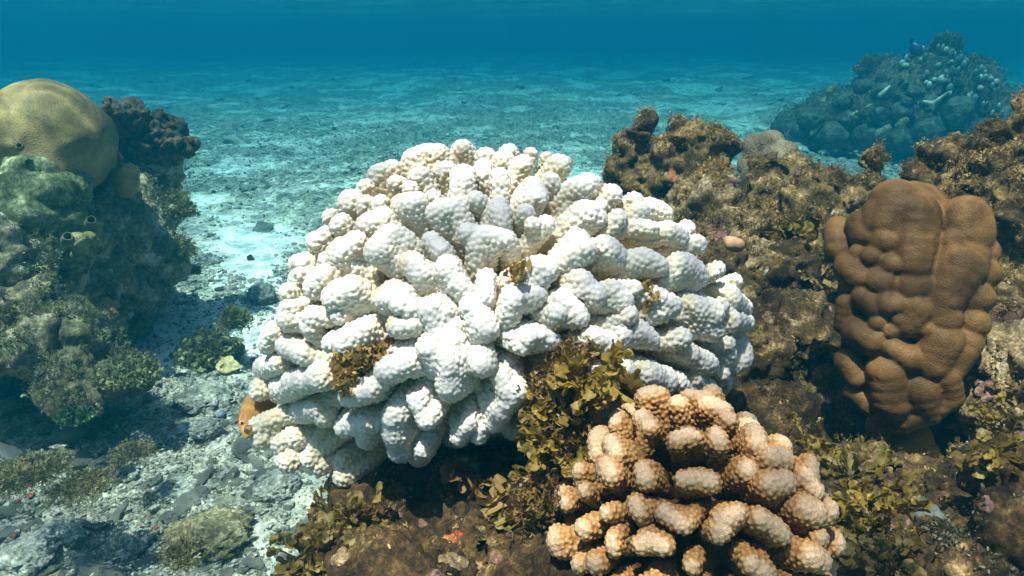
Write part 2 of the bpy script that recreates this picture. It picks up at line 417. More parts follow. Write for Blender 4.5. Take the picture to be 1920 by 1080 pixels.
def branch(crest, radii, root, voxel, spacing, wart_h, inward=None, neck=0.66, tiplen=0.05, smooth=3, seed=0, flare=1.0, fade=0.22):
    """one coral branch: a blade whose free edge is the crest polyline, running back to root, covered with warts"""
    rng = np.random.default_rng(seed); balls = []; cr = []
    crest = [np.asarray(c, float) for c in crest]
    if len(crest) > 1:                                         # densify the crest
        P, R = [crest[0]], [radii[0]]
        for a, b, ra, rb in zip(crest, crest[1:], radii, radii[1:]):
            n = max(1, int(math.ceil(np.linalg.norm(b - a) / (0.55 * ra))))
            for k in range(1, n + 1): P.append(a + (b - a) * k / n); R.append(ra + (rb - ra) * k / n)
    else: P, R = crest, list(radii)
    c0 = np.mean(P, 0)
    for p, r in zip(P, R):
        r = r * rng.uniform(0.9, 1.12)
        rt = root + (p - c0) * 0.35
        mid = (p + rt) / 2 if inward is None else p + inward * r
        L = np.linalg.norm(rt - mid) + np.linalg.norm(mid - p); n = max(3, int(math.ceil(L / (0.4 * r))))
        sag = rng.normal(0, 0.06, 3) * L
        for k in range(n + 1):
            t = k / n; rr = r * (1 - (1 - neck) * min(1, t * 1.3) * flare)
            balls.append((p * (1 - t) ** 2 + mid * 2 * t * (1 - t) + rt * t * t + sag * math.sin(math.pi * t), rr * (1 + 0.05 * rng.normal())))
    me = blob_mesh('branch', balls, voxel, smooth, sub=2)
    V = verts(me); N = normals(me); PP = np.array(P)
    d = np.sqrt(((V[:, None, :] - PP[None]) ** 2).sum(-1)); j = d.argmin(1); dm = d[np.arange(len(V)), j]
    R_ = np.array(R)[j]
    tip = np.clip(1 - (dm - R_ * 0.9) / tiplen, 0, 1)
    V = V + N * (0.10 * np.mean(R) * fbm(V, 60, 2, seed % 50))[:, None]
    cand = rng.permutation(np.nonzero(tip > 0.05)[0])
    acc = poisson(V, cand, spacing * 0.8)
    kd = kdtree.KDTree(len(acc))
    for q, i in enumerate(acc): kd.insert(V[i], q)
    kd.balance()
    dd = np.array([kd.find(v)[2] for v in V.tolist()]) if acc else np.full(len(V), 1.0)
    r0 = spacing * 0.50
    cap = np.clip(1 - (dd / r0) ** 2, 0, 1) ** 0.75
    ax = (PP[j] - (root + (PP[j] - c0) * 0.35)); ax /= np.linalg.norm(ax, axis=1)[:, None] + 1e-9
    side = 1 - np.clip((N * ax).sum(1), 0, 1)
    h = wart_h * (0.26 + 0.74 * side) * np.clip((tip - 0.05) / fade, 0, 1)
    D = N + ax * (0.55 * side)[:, None]; D /= np.linalg.norm(D, axis=1)[:, None] + 1e-9
    setv(me, V + D * (h * cap)[:, None])
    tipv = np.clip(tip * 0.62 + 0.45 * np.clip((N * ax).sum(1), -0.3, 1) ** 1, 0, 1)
    attr(me, 'tip', tipv); attr(me, 'wart', cap); attr(me, 'topness', np.clip((N * ax).sum(1), 0, 1))
    return me

def ray_to(p):
    v = np.asarray(p) - [0, 0, H]; return v / np.linalg.norm(v)
def ell_hit(px, py, c, ax, fr):
    """point of the ray through a pixel on the ellipsoid (centre c, semi-axes ax in frame fr), else its nearest pass"""
    o = np.array([0, 0, H]) - c; v = ray(px, py)
    O = fr @ o / ax; D = fr @ v / ax
    a, b, cc = D @ D, O @ D, O @ O - 1
    disc = b * b - a * cc
    t = (-b - math.sqrt(disc)) / a if disc > 0 else -b / a
    return np.array([0, 0, H]) + v * t, t

def coral_colony(name, label, cat, traces, cen, ax, grow, mat, voxel, spacing, wart_h, root_f, fill, tiplen, run=0.0, squeeze=1.0, smooth=3, stains=(), neck=0.66, core_k=0.66, back=0, fill_r=(16, 22), max_parts=100, jit=0.0, group=None, cull=None):
    fr = np.stack([RIGHT, UP, VIEW]); ax = np.array(ax, float); base = cen - np.array([0, 0, 0.0])
    th = thing(name, base, label, cat, group)
    items = []
    for q, (pts, r) in enumerate(traces):
        cr, rs = [], []; mx_ = np.mean(pts, 0); pts = [tuple(mx_ + (np.array(p_) - mx_) * squeeze) for p_ in pts]
        for (x, y) in pts:
            p, t = ell_hit(x, y, cen, ax, fr); p = p + ray(x, y) * RNG.normal(0, jit)
            cr.append(p); rs.append(px_r(r, t))
        # pull the crest in so that the skin, not the axis, lies on the ellipsoid
        c0 = np.mean(cr, 0); root = grow + (c0 - grow) * root_f
        items.append((cr, rs, root, any((c0 - np.array(s_[0])) @ (c0 - np.array(s_[0])) < s_[1] ** 2 for s_ in stains)))
    tips = [np.mean(i[0], 0) for i in items]
    # fill: branches the photo shows only the tops of, and the far side of the dome
    ga = math.pi * (3 - math.sqrt(5)); n = fill
    for k in range(n):
        z = 1 - 2 * (k + 0.5) / n; rr = math.sqrt(1 - z * z); a = ga * k
        u = np.array([rr * math.cos(a), rr * math.sin(a), z]); p = cen + fr.T @ (u * ax * 0.93)
        if p[2] < cen[2] - 0.6 * ax[1] or (cull and cull(p)): continue
        front = (u[2] < 0.1)
        dmin = min(np.linalg.norm(p - t_) for t_ in tips)
        rr_ = RNG.uniform(*fill_r) / FPX * np.linalg.norm(cen - [0, 0, H])
        if dmin < rr_ * (2.1 if front else 1.5): continue
        if front: p = cen + (p - cen) * 0.93
        items.append(([p, p + RNG.normal(0, 1, 3) * rr_ * 0.5], [rr_, rr_], grow + (p - grow) * root_f, False)); tips.append(p)
    meshes = []
    for q, (cr, rs, root, st) in enumerate(items):
        c0 = np.mean(cr, 0); inw = grow - c0; inw = inw - ray_to(c0) * (inw @ ray_to(c0)); inw = inw / (np.linalg.norm(inw) + .02) * run + ray_to(c0) * .32 * run
        me = branch(cr, rs, root, voxel, spacing, wart_h, inward=inw if run else None, smooth=smooth, neck=neck, tiplen=tiplen, seed=q * 7 + 3)
        V = verts(me); s_ = np.zeros(len(V))
        if st:
            tp = np.empty(len(V), np.float32); me.attributes['topness'].data.foreach_get('value', tp)
            s_ = np.clip((-(V - np.mean(cr, 0)) @ RIGHT) / (np.mean(rs) * 1.1) * 0.8 + (V - np.mean(cr, 0)) @ UP / np.mean(rs) * 0.7 - 0.35, 0, 1)
        attr(me, 'stain', s_); recentre(me, base); meshes.append((q, me))
    for q, me in meshes[:max_parts - 1]: obj('branch', me, mat, th)
    rest = meshes[max_parts - 1:]
    if rest:
        bpyjoin([m for _, m in rest], 'branch', mat, th, kind='stuff')
    # the fused heart of the colony
    me = blob_mesh('coral_base', [(cen, ax * core_k)], voxel * 2.2, 2, sub=4)
    V = verts(me); V = (V - cen); V = (fr.T @ ((V / (ax * core_k)) * (ax * core_k)).T).T if False else V
    setv(me, V)
    V = verts(me); N = normals(me); setv(me, V + N * (0.006 * fbm(V, 30, 3, 3))[:, None])
    attr(me, 'tip', np.full(len(V), 0.12)); attr(me, 'wart', np.zeros(len(V))); attr(me, 'stain', np.zeros(len(V)))
    obj('coral_base', me, mat, th)
    return th
def bpyjoin(ms, name, mat, parent, kind=None):
    Vs, Fs, A, off = [], [], {}, 0
    names = [a.name for a in ms[0].attributes if a.domain == 'POINT' and a.data_type == 'FLOAT']
    for m in ms:
        V = verts(m); Vs.append(V); n = len(m.polygons); L = np.empty(len(m.loops), np.int32); m.loops.foreach_get('vertex_index', L)
        Fs.append(L.reshape(n, -1) + off); off += len(V)
        for a in names:
            x = np.zeros(len(V), np.float32); m.attributes[a].data.foreach_get('value', x); A.setdefault(a, []).append(x)
    me = mesh_np(name, np.concatenate(Vs), np.concatenate(Fs))
    for a in names: attr(me, a, np.concatenate(A[a]))
    o = obj(name, me, mat, parent)
    if kind: o['kind'] = kind
    return o

# ------------------------------------------------------------------ bleached branching coral
W = [([(866,278),(876,290)],19.7), ([(768,300),(800,290),(828,287)],18.8), ([(805,305),(822,300)],20.7), ([(841,293)],13.2), ([(912,296)],17.9), ([(955,288)],16.9), ([(945,303)],20.7),
 ([(835,322)],20.7), ([(867,327),(868,345)],21.6), ([(908,310),(905,330)],16.0), ([(788,332)],19.7), ([(706,328),(738,320)],18.8), ([(742,345)],16.0), ([(768,352)],14.1), ([(685,352)],15.0),
 ([(657,382)],22.6), ([(685,382)],16.0), ([(812,369)],14.1), ([(752,385),(785,381)],21.6), ([(713,382)],16.9), ([(814,400),(862,389)],23.5), ([(892,375)],18.8), ([(937,382),(938,410)],17.9), ([(937,332)],18.8),
 ([(620,407)],16.0), ([(640,422)],19.7), ([(682,422),(720,412)],21.6), ([(592,455),(612,441)],17.9), ([(628,480),(668,456)],24.4), ([(708,475),(733,443),(752,450)],27.3), ([(612,487)],15.0), ([(573,495)],16.9),
 ([(588,540),(612,514)],23.5), ([(805,447),(832,472)],16.0), ([(868,434),(905,443),(955,449)],19.7), ([(768,490),(792,516)],21.6), ([(838,500),(856,532)],23.5), ([(912,518),(908,560)],16.9),
 ([(886,567),(916,622)],23.5), ([(567,513)],15.0), ([(540,547)],15.0), ([(622,560),(665,541)],25.4), ([(710,560),(736,546),(758,572)],22.6), ([(800,562),(822,620),(845,685),(846,752)],23.5),
 ([(543,577)],18.8), ([(587,595)],17.9), ([(635,590)],16.0), ([(540,600)],22.6), ([(502,650),(516,620)],18.8), ([(583,613)],20.7), ([(617,645)],15.0), ([(642,645),(682,620)],23.5), ([(742,612),(778,605)],19.7),
 ([(527,646),(575,667)],17.9), ([(492,692),(528,678)],17.9), ([(512,735),(560,716),(612,700)],24.4), ([(480,740),(500,705)],16.9), ([(717,699),(768,676)],25.4), ([(802,650),(824,680)],23.5),
 ([(648,745),(700,728)],21.6), ([(905,682)],24.4), ([(975,728),(938,768),(926,792)],21.6), ([(857,830),(880,792)],13.2), ([(898,822),(908,800)],13.2), ([(546,775),(602,765)],21.6), ([(610,777)],20.7), ([(513,807)],19.7),
 ([(480,800),(492,826)],17.9), ([(522,835),(562,815)],21.6), ([(540,865)],19.7), ([(580,863),(602,835)],16.9), ([(623,827)],20.7), ([(640,868),(672,845)],22.6), ([(641,798),(690,788),(692,828)],19.7),
 ([(737,775),(752,850)],23.5), ([(782,742),(802,792)],19.7), ([(782,858),(797,840)],18.8), ([(600,873)],16.9), ([(643,896)],17.9), ([(995,289)],11.3), ([(958,290)],14.1), ([(1027,299)],13.2), ([(1048,312)],22.6),
 ([(1060,305)],11.3), ([(980,309)],20.7), ([(1033,340)],16.9), ([(996,346),(1010,372)],19.7), ([(1076,356),(1105,347)],23.5), ([(1117,340)],12.2), ([(1147,364)],18.8), ([(1127,384)],14.1), ([(1090,396),(1120,410)],23.5),
 ([(1023,421)],19.7), ([(1190,376)],16.0), ([(1216,387),(1248,400)],18.8), ([(1200,397)],19.7), ([(1160,408)],18.8), ([(1082,450),(1096,471)],23.5), ([(1132,462),(1156,481)],23.5), ([(1220,429)],16.0),
 ([(1250,432),(1276,446)],18.8), ([(1287,430)],16.9), ([(1307,458)],16.0), ([(1000,500),(1026,508)],23.5), ([(958,556),(1008,552)],23.5), ([(1090,527),(1120,556)],21.6), ([(1150,541),(1166,566)],21.6), ([(1190,542)],16.0),
 ([(1200,482),(1238,500)],21.6), ([(1270,492),(1308,520)],24.4), ([(1337,512)],14.1), ([(1345,505)],15.0), ([(1377,528)],16.9), ([(1225,552),(1264,575)],19.7), ([(1300,571),(1335,590)],21.6), ([(1353,572)],14.1),
 ([(1370,561),(1396,580)],17.9), ([(1050,562),(1088,598)],23.5), ([(976,652),(990,631),(1024,626),(1046,642)],15.0), ([(1111,631),(1145,645)],21.6), ([(1167,628)],19.7), ([(1190,612),(1224,640)],19.7), ([(1277,634)],20.7),
 ([(1290,661),(1335,690)],19.7), ([(1320,602),(1340,624)],19.7), ([(1363,644)],16.0), ([(1363,664)],16.9), ([(1388,640),(1396,668)],16.0), ([(1370,600),(1400,605)],15.0), ([(1352,700),(1366,712)],12.2),
 ([(1302,706),(1330,735)],16.0), ([(1210,702),(1250,714)],23.5), ([(1270,712),(1290,744)],16.0), ([(1172,694)],21.6), ([(1110,690),(1130,720)],18.8), ([(1045,585)],20.7), ([(1180,590)],18.8), ([(1000,420)],15.0), ([(985,400)],16.9)]
wc = at(935, 592, 0.665)
def stain_pts():
    fr = np.stack([RIGHT, UP, VIEW]); A = np.array([.232, .152, .155])
    return [(ell_hit(x, y, wc, A, fr)[0], 0.035) for (x, y) in ((650, 460), (600, 520), (725, 445), (600, 450), (660, 540), (713, 385), (640, 410), (750, 550))]
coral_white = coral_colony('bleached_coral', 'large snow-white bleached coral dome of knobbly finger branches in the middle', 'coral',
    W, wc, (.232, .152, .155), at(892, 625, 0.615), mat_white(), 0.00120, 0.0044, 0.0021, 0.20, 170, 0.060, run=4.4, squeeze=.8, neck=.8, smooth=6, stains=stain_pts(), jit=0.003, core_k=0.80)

# ------------------------------------------------------------------ brown branching coral
B = [([(1165,777),(1156,800)],16.0), ([(1201,782),(1224,805)],16.9), ([(1207,746),(1240,744)],20.7), ([(1273,762)],20.7), ([(1287,747),(1330,751)],16.0), ([(1320,762),(1360,775)],19.7), ([(1365,790)],16.9),
 ([(1264,828),(1282,821),(1308,820)],16.9), ([(1341,813),(1350,836)],16.9), ([(1411,812),(1419,842)],19.7), ([(1148,830),(1160,856)],19.7), ([(1138,872),(1151,895)],21.6), ([(1206,880),(1214,902)],17.9),
 ([(1271,900),(1305,898),(1340,905)],16.9), ([(1440,860),(1466,862)],21.6), ([(1432,911),(1474,905)],21.6), ([(1500,890),(1524,925)],20.7), ([(1500,951),(1526,965)],24.4), ([(1098,920)],14.1), ([(1065,943)],16.0),
 ([(1139,961)],16.0), ([(1098,991)],21.6), ([(1150,1006),(1152,1034)],14.1), ([(1046,1000),(1050,1030)],20.7), ([(1191,940),(1204,966)],16.0), ([(1241,956),(1290,990)],16.9), ([(1342,1010),(1352,972),(1390,955)],17.9),
 ([(1412,965),(1450,985),(1474,1012)],16.9), ([(1196,1020),(1216,1008),(1254,1024)],16.9), ([(1400,1051),(1440,1076)],16.9), ([(1505,1036),(1540,1052)],20.7), ([(1120,1054)],16.9), ([(1087,1058)],16.0), ([(1298,1060)],14.1),
 ([(1535,1008)],16.9), ([(1200,1100),(1240,1110)],16.9), ([(1330,1110)],19.7), ([(1080,1110)],16.9), ([(1480,1110)],19.7), ([(1150,1110)],16.0), ([(1400,1130)],16.9), ([(1545,1100)],16.9)]
bc = at(1305, 995, 0.52)
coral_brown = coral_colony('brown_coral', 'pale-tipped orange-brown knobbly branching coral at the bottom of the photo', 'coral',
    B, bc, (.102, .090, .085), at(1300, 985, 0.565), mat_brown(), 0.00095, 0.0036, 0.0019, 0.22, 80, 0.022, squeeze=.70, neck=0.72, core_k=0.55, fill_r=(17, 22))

# ------------------------------------------------------------------ smooth lobed column coral
CH = [[(1678,384,44),(1668,418,38)],[(1650,402,32),(1640,420,26)],[(1714,406,41),(1712,455,38),(1716,500,28)],[(1808,414,42),(1814,444,40)],[(1795,500,44),(1768,560,34)],[(1846,420,16),(1852,440,14)],
 [(1571,430,24),(1572,470,22)],[(1612,420,26),(1618,440,22)],[(1592,500,25),(1612,522,24)],[(1645,528,24),(1658,532,22)],[(1705,538,24),(1722,538,25)],[(1618,558,22),(1640,575,20)],[(1664,568,24),(1684,572,20)],[(1720,580,28),(1704,612,21)],[(1770,596,28),(1755,560,22)],
 [(1608,622,28),(1636,640,27)],[(1674,652,20),(1705,672,25)],[(1762,640,36),(1748,680,32)],[(1588,678,22),(1608,708,18)],[(1604,735,20),(1640,765,20)],[(1664,695,34),(1674,750,38)],[(1725,730,34),(1735,770,26),(1695,782,26)],[(1772,705,26),(1782,742,22),(1762,760,20)],[(1588,570,18),(1580,610,16)],[(1800,660,26),(1790,690,20)]]
PL = [(1846,472,24),(1842,515,27),(1830,560,28),(1825,604,26),(1812,642,24),(1815,480,30),(1785,452,20),(1606,474,14),(1660,452,27),(1635,482,20),(1672,497,20),(1672,622,14),(1690,600,16),(1645,605,16),(1740,620,16)]
for c_ in CH:
    for p_, q_ in zip(c_, c_[1:]):
        for t_ in (0, .34, .67): PL.append(tuple(a_ + (b_ - a_) * t_ for a_, b_ in zip(p_, q_)))
    PL.append(c_[-1])
def build_lobe():
    D = 0.86; mid = np.array([1705., 570.]); cen = at(1705, 570, D + 0.06); fr = np.stack([RIGHT, UP, VIEW]); A = np.array([.098, .165, .085])
    balls = [(cen, .050), (at(1705, 480, D + .06), .055), (at(1710, 640, D + .06), .05), (at(1700, 420, D + .06), .05), (at(1690, 710, D + .05), .045), (at(1780, 540, D + .06), .045), (at(1630, 560, D + .05), .035)]
    cores = list(balls)
    for (x, y, r) in PL:
        p, t = ell_hit(x, y, cen, A, fr); rr = px_r(r, t)
        p = p + ray(x, y) * rr * 0.45; rr *= .95
        balls.append((p, rr * 1.02))
        inner = cores[int(np.argmin([np.linalg.norm(c - p) for c, _ in cores]))][0]
        for k in (1, 2, 3): balls.append((p + (inner - p) * k / 4, rr * (1 - 0.06 * k)))
    me = blob_mesh('lobes', balls, 0.0018, 2, sub=3)
    V = verts(me); N = normals(me); P = np.array([b[0] for b in balls if True]); R = np.array([b[1] for b in balls])
    setv(me, V + N * (0.0025 * fbm(V, 40, 3, 5))[:, None])
    d = np.sort(np.abs(np.sqrt(((V[:, None] - P[None, :]) ** 2).sum(-1)) - R[None]), axis=1)[:, 1]
    attr(me, 'crease', np.clip(1 - d / 0.004, 0, 1) * 0)
    base = at(1700, 830, D + .08); th = thing('lobed_coral', base, 'tall smooth olive-brown coral column of rounded lobes at the right', 'coral')
    m = mat_porites(); obj('lobes', recentre(me, base), m, th)
    pb = [(at(x, y, D + .075), px_r(r, D)) for (x, y, r) in ((1715, 820, 30), (1700, 850, 34), (1735, 850, 26), (1670, 850, 24), (1710, 880, 40), (1650, 800, 26), (1680, 780, 40), (1700, 740, 50))]
    me = blob_mesh('pedestal', pb, 0.003, 5); attr(me, 'crease', np.zeros(len(me.vertices)))
    obj('pedestal', recentre(me, base), mat_porites('pedestal_coral', (0.20, 0.08, 0.015), (0.42, 0.2, 0.05), 420), th)
build_lobe()

# ------------------------------------------------------------------ reef rocks, their turf and neighbours
M_TURF = mat_reef('turf_rock', [(0.014, 0.008, 0.003), (0.065, 0.038, 0.013), (0.21, 0.13, 0.045), (0.52, 0.37, 0.18)], 22, 170,
                  [((0.30, 0.10, 0.035), 16, 0.64), ((0.42, 0.36, 0.26), 30, 0.63)])
M_PALE = mat_reef('encrusted_rock', [(0.02, 0.013, 0.007), (0.11, 0.07, 0.03), (0.32, 0.22, 0.11), (0.6, 0.48, 0.32)], 26, 190,
                  [((0.36, 0.17, 0.15), 20, 0.60), ((0.5, 0.46, 0.4), 34, 0.62)])
M_LEFT = mat_reef('left_rock', [(0.06, 0.05, 0.03), (0.18, 0.16, 0.09), (0.38, 0.33, 0.22), (0.66, 0.6, 0.48)], 13, 90,
                  [((0.66, 0.62, 0.52), 9, 0.56), ((0.40, 0.18, 0.15), 14, 0.67)], bump=0.007)
M_LEDGE = mat_reef('ledge_rock', [(0.035, 0.03, 0.018), (0.11, 0.095, 0.048), (0.26, 0.215, 0.12), (0.55, 0.48, 0.34)], 16, 100, [((0.30, 0.16, 0.10), 14, 0.66)], bump=0.007)
M_BASE = mat_reef('shaded_rock', [(0.010, 0.006, 0.003), (0.030, 0.018, 0.007), (0.09, 0.052, 0.018), (0.42, 0.28, 0.13)], 22, 230,  # base colours lowered to carry the shade under the corals
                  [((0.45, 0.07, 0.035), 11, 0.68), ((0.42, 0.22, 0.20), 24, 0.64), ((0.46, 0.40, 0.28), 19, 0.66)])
M_DARK = mat_reef('dark_coral', [(0.02, 0.018, 0.01), (0.07, 0.055, 0.03), (0.17, 0.135, 0.08)], 20, 120)
T_BROWN = mat_leaf('turf_brown', (0.035, 0.019, 0.006), (0.20, 0.115, 0.03), 30, 0.25)
T_OCHRE = mat_leaf('turf_ochre', (0.09, 0.055, 0.015), (0.40, 0.26, 0.08), 30, 0.3)
T_DARK = mat_leaf('turf_dark', (0.03, 0.03, 0.018), (0.13, 0.115, 0.06), 20, 0.25)
T_GREEN = mat_leaf('turf_green', (0.06, 0.065, 0.025), (0.21, 0.21, 0.08), 20, 0.3)
T_OLIVE = mat_leaf('weed_olive', (0.10, 0.062, 0.010), (0.34, 0.235, 0.04), 90, 0.5)
T_MOSS = mat_leaf('moss', (0.045, 0.042, 0.018), (0.17, 0.145, 0.06), 25, 0.3)
T_WEED = mat_leaf('weed_brown', (0.08, 0.055, 0.012), (0.25, 0.18, 0.045), 60, 0.5)
T_LIME = mat_leaf('weed_green', (0.02, 0.045, 0.015), (0.055, 0.11, 0.03), 30, 0.3)

from mathutils.bvhtree import BVHTree
BV = []
def hit_rock(px, py, d=None):
    o = Vector((0, 0, H)); v = Vector(ray(px, py)); b = [h[3] for h in (t.ray_cast(o, v) for t in BV) if h[3]]
    if not b: return d
    return min(b) if d is None or abs(min(b) - d) < .35 else d
def reef_rock(name, label, cat, balls, mat, voxel, org, big=0.02, fs=9, fine=0.006, ffs=45, pit=0.008, ps=28, turfs=(), seed=0, group=None, smooth=3, lump=0, ls=38):
    """turfs: list of (material, count, size, kind, per, spread, mask)"""
    th = thing(name, org, label, cat, group)
    me = rough_rock(blob_mesh('rock', balls, voxel, smooth), seed, big, fs, fine, ffs, pit, ps, lump, ls)
    if mat is not M_DARK and name != 'reef_outcrop': BV.append(BVHTree.FromPolygons(verts(me).tolist(), [list(p.vertices) for p in me.polygons]))
    tm = []
    for q, (m, n, size, kind, per, spread, mask) in enumerate(turfs):
        P, N = surf_samples(me, n, -0.05, np.random.default_rng(seed * 10 + q), mask)
        # turf grows in clumps
        keep = fbm(P, 28, 3, seed + 60 + q) > -0.12
        if lump:
            W = P + 0.25 / ls * np.stack([noise(P * ls * .7, seed + 31), noise(P * ls * .7, seed + 32), noise(P * ls * .7, seed + 33)], 1)
            keep = keep & (cells(W, ls, seed + 40) < .50)
        P, N = P[keep], N[keep]
        t = tuft_mesh('algae_turf', P, N, size, per, spread, kind, np.random.default_rng(seed + q), jitter=0.8); tm.append((t, m))
    obj('rock', recentre(me, org), mat, th)
    for t, m in tm:
        o = obj('algae_turf', recentre(t, org), m, th); o['kind'] = 'stuff'
    return th
def B_(lst): return balls_px(lst)

# --- the rock shelf carrying the two branching corals and the column
shelf = B_([(700,1010,.66,110),(660,1120,.6,110),(850,960,.70,140),(960,1090,.64,180),(1100,900,.76,170),(1130,740,.92,170),(900,780,.86,120),(1320,900,.82,190),(1450,830,1.0,110),
 (1620,990,.80,130),(1750,1010,.76,120),(1890,960,.72,100),(1600,830,1.02,110),(1360,680,1.02,110),(1480,640,1.08,90),(1750,860,1.02,120),(1300,1120,.66,200),(1560,1120,.68,150),(1800,1120,.66,150),
 (700,880,.80,70),(1600,660,1.12,70),(1450,520,1.16,70),(1340,520,1.14,80),(760,1180,.56,160),(1100,1200,.56,200)])
for (c, r) in list(shelf):
    if c[2] > 0.1: shelf.append(((c[0], c[1] + 0.12, c[2] * 0.55), r * 1.15)); shelf.append(((c[0] * 1.0, c[1] + 0.2, 0.02), r * 1.2))
def m_front(P): return np.ones(len(P))
def m_right(P): return 0.15 + 1.0 * (P[:, 0] > 0.18)
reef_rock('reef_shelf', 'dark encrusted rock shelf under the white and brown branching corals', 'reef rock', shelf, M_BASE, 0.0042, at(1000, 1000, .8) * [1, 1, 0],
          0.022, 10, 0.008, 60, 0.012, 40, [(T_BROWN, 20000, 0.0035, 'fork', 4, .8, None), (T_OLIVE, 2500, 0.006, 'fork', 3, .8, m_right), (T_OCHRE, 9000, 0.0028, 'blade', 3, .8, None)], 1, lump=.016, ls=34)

# --- knobbly turf rock behind, right of the white coral
reef_rock('turf_rock', 'brown algae-covered knobbly rock standing right behind the white coral', 'reef rock',
    B_([(1203,236,1.42,18),(1200,270,1.42,21),(1272,240,1.40,18),(1300,263,1.40,34),(1352,276,1.40,24),(1240,308,1.40,42),(1165,326,1.4,26),(1205,343,1.38,34),(1290,333,1.38,43),(1348,313,1.38,24),(1140,313,1.42,13),(1180,293,1.4,22),(1290,408,1.4,64),(1380,428,1.45,64),(1230,398,1.4,48),(1290,528,1.45,88),(1350,628,1.4,96)]),
    M_TURF, 0.0055, at(1270, 400, 1.4), 0.026, 13, 0.012, 42, 0.030, 24, [(T_BROWN, 9000, 0.0045, 'fork', 4, .8, None), (T_OCHRE, 7000, 0.0042, 'fork', 4, .8, None)], 2, lump=.028, ls=26)
reef_rock('encrusted_rock', 'pale pinkish encrusted rock with yellow turf between the white coral and the column', 'reef rock',
    B_([(1330,395,1.2,47),(1285,385,1.22,34),(1372,440,1.15,45),(1340,352,1.22,31),(1310,450,1.15,36),(1400,500,1.15,54),(1270,410,1.2,27)]),
    M_PALE, 0.0045, at(1340, 420, 1.2), 0.018, 12, 0.010, 50, 0.016, 30, [(T_OCHRE, 4500, 0.0045, 'fork', 4, .8, None), (T_BROWN, 2500, 0.004, 'blade', 4, .8, None)], 3, lump=.018, ls=36)
reef_rock('turf_rock', 'lumpy brown turf rock with one upright knob beside the column top', 'reef rock',
    B_([(1440,305,1.4,22),(1478,327,1.38,29),(1450,365,1.36,41),(1530,350,1.36,29),(1562,370,1.34,36),(1515,415,1.3,58),(1600,390,1.32,34),(1628,301,1.34,20),(1630,335,1.34,19),(1628,365,1.34,20),(1450,435,1.3,51),(1590,455,1.25,51),(1500,525,1.3,76),(1640,435,1.3,42)]),
    M_TURF, 0.0052, at(1530, 400, 1.35), 0.024, 13, 0.012, 42, 0.026, 26, [(T_BROWN, 8000, 0.0045, 'fork', 4, .8, None), (T_OCHRE, 8000, 0.005, 'fork', 4, .8, lambda P: 0.1 + 1.0 * (P[:, 2] < at(1530, 385, 1.3)[2]))], 4, lump=.026, ls=27)
reef_rock('turf_rock', 'big brown shaggy turf rock at the right edge behind the column', 'reef rock',
    B_([(1762,314,1.2,36),(1790,276,1.22,28),(1850,299,1.2,43),(1898,249,1.18,31),(1915,214,1.18,18),(1890,344,1.15,57),(1742,349,1.2,26),(1800,364,1.18,45),(1712,359,1.25,13),(1930,414,1.1,66),(1870,454,1.15,49),(1960,314,1.15,66),(1900,534,1.1,66),(1960,634,1.05,98)]),
    M_TURF, 0.0048, at(1850, 400, 1.2), 0.026, 12, 0.012, 42, 0.028, 24, [(T_BROWN, 10000, 0.0045, 'fork', 4, .8, None), (T_OCHRE, 10000, 0.0042, 'fork', 4, .8, None)], 5, lump=.028, ls=27)
reef_rock('encrusted_rock', 'pitted pinkish rock slope at the right edge beside the column', 'reef rock',
    B_([(1890,600,1.05,70),(1850,690,1.0,70),(1900,760,.95,80),(1840,760,1.0,50),(1960,700,.95,100),(1950,880,.85,90),(1860,560,1.08,50)]),
    M_PALE, 0.0045, at(1880, 700, 1.0), 0.016, 12, 0.006, 60, 0.014, 34, [(T_BROWN, 6000, 0.004, 'blade', 4, .8, None)], 6, lump=.016, ls=40)
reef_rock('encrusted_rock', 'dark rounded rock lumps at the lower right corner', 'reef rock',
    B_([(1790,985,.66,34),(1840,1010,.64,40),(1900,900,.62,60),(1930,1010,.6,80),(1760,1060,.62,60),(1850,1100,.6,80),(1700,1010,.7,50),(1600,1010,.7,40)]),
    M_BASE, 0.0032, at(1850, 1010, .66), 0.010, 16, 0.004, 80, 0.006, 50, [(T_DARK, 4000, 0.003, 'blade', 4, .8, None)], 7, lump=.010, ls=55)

def lobes_thing(name, label, cat, lst, mat, voxel, smooth=4, group=None, disp=0.003, fs=30, hang=None):
    balls = B_(lst); org = balls[0][0]
    me = blob_mesh(name, balls, voxel, smooth, sub=3); V = verts(me); N = normals(me); setv(me, V + N * (disp * fbm(V, fs, 3, len(lst)))[:, None])
    attr(me, 'crease', np.zeros(len(V)))
    o = obj(name, recentre(me, org), mat); o.location = org; return tag(o, label, cat, group)
P_GREY = mat_porites('grey_coral', (0.10, 0.08, 0.05), (0.24, 0.17, 0.10), 200)
lobes_thing('lobed_coral', 'small smooth grey-brown lobed coral behind the turf rocks', 'coral',
    [(1430,285,1.65,34),(1415,272,1.65,22),(1445,268,1.62,24),(1475,285,1.6,20),(1410,310,1.65,26),(1455,315,1.6,36),(1430,340,1.6,40),(1480,330,1.6,30)], P_GREY, 0.006)
M_SHELL = mat_porites('pink_shell', (0.42, 0.20, 0.12), (0.55, 0.33, 0.20), 500)
lobes_thing('sea_squirt', 'smooth pinkish bulb on the rock right of the white coral', 'sea squirt', [(1372,458,1.02,15),(1382,460,1.02,13),(1365,452,1.03,10)], M_SHELL, 0.002)
lobes_thing('sea_squirt', 'tiny orange bulb just above the right shoulder of the white coral', 'sea squirt', [(1134,349,1.15,6),(1140,352,1.15,5)], M_SHELL, 0.0015, disp=0.0005)

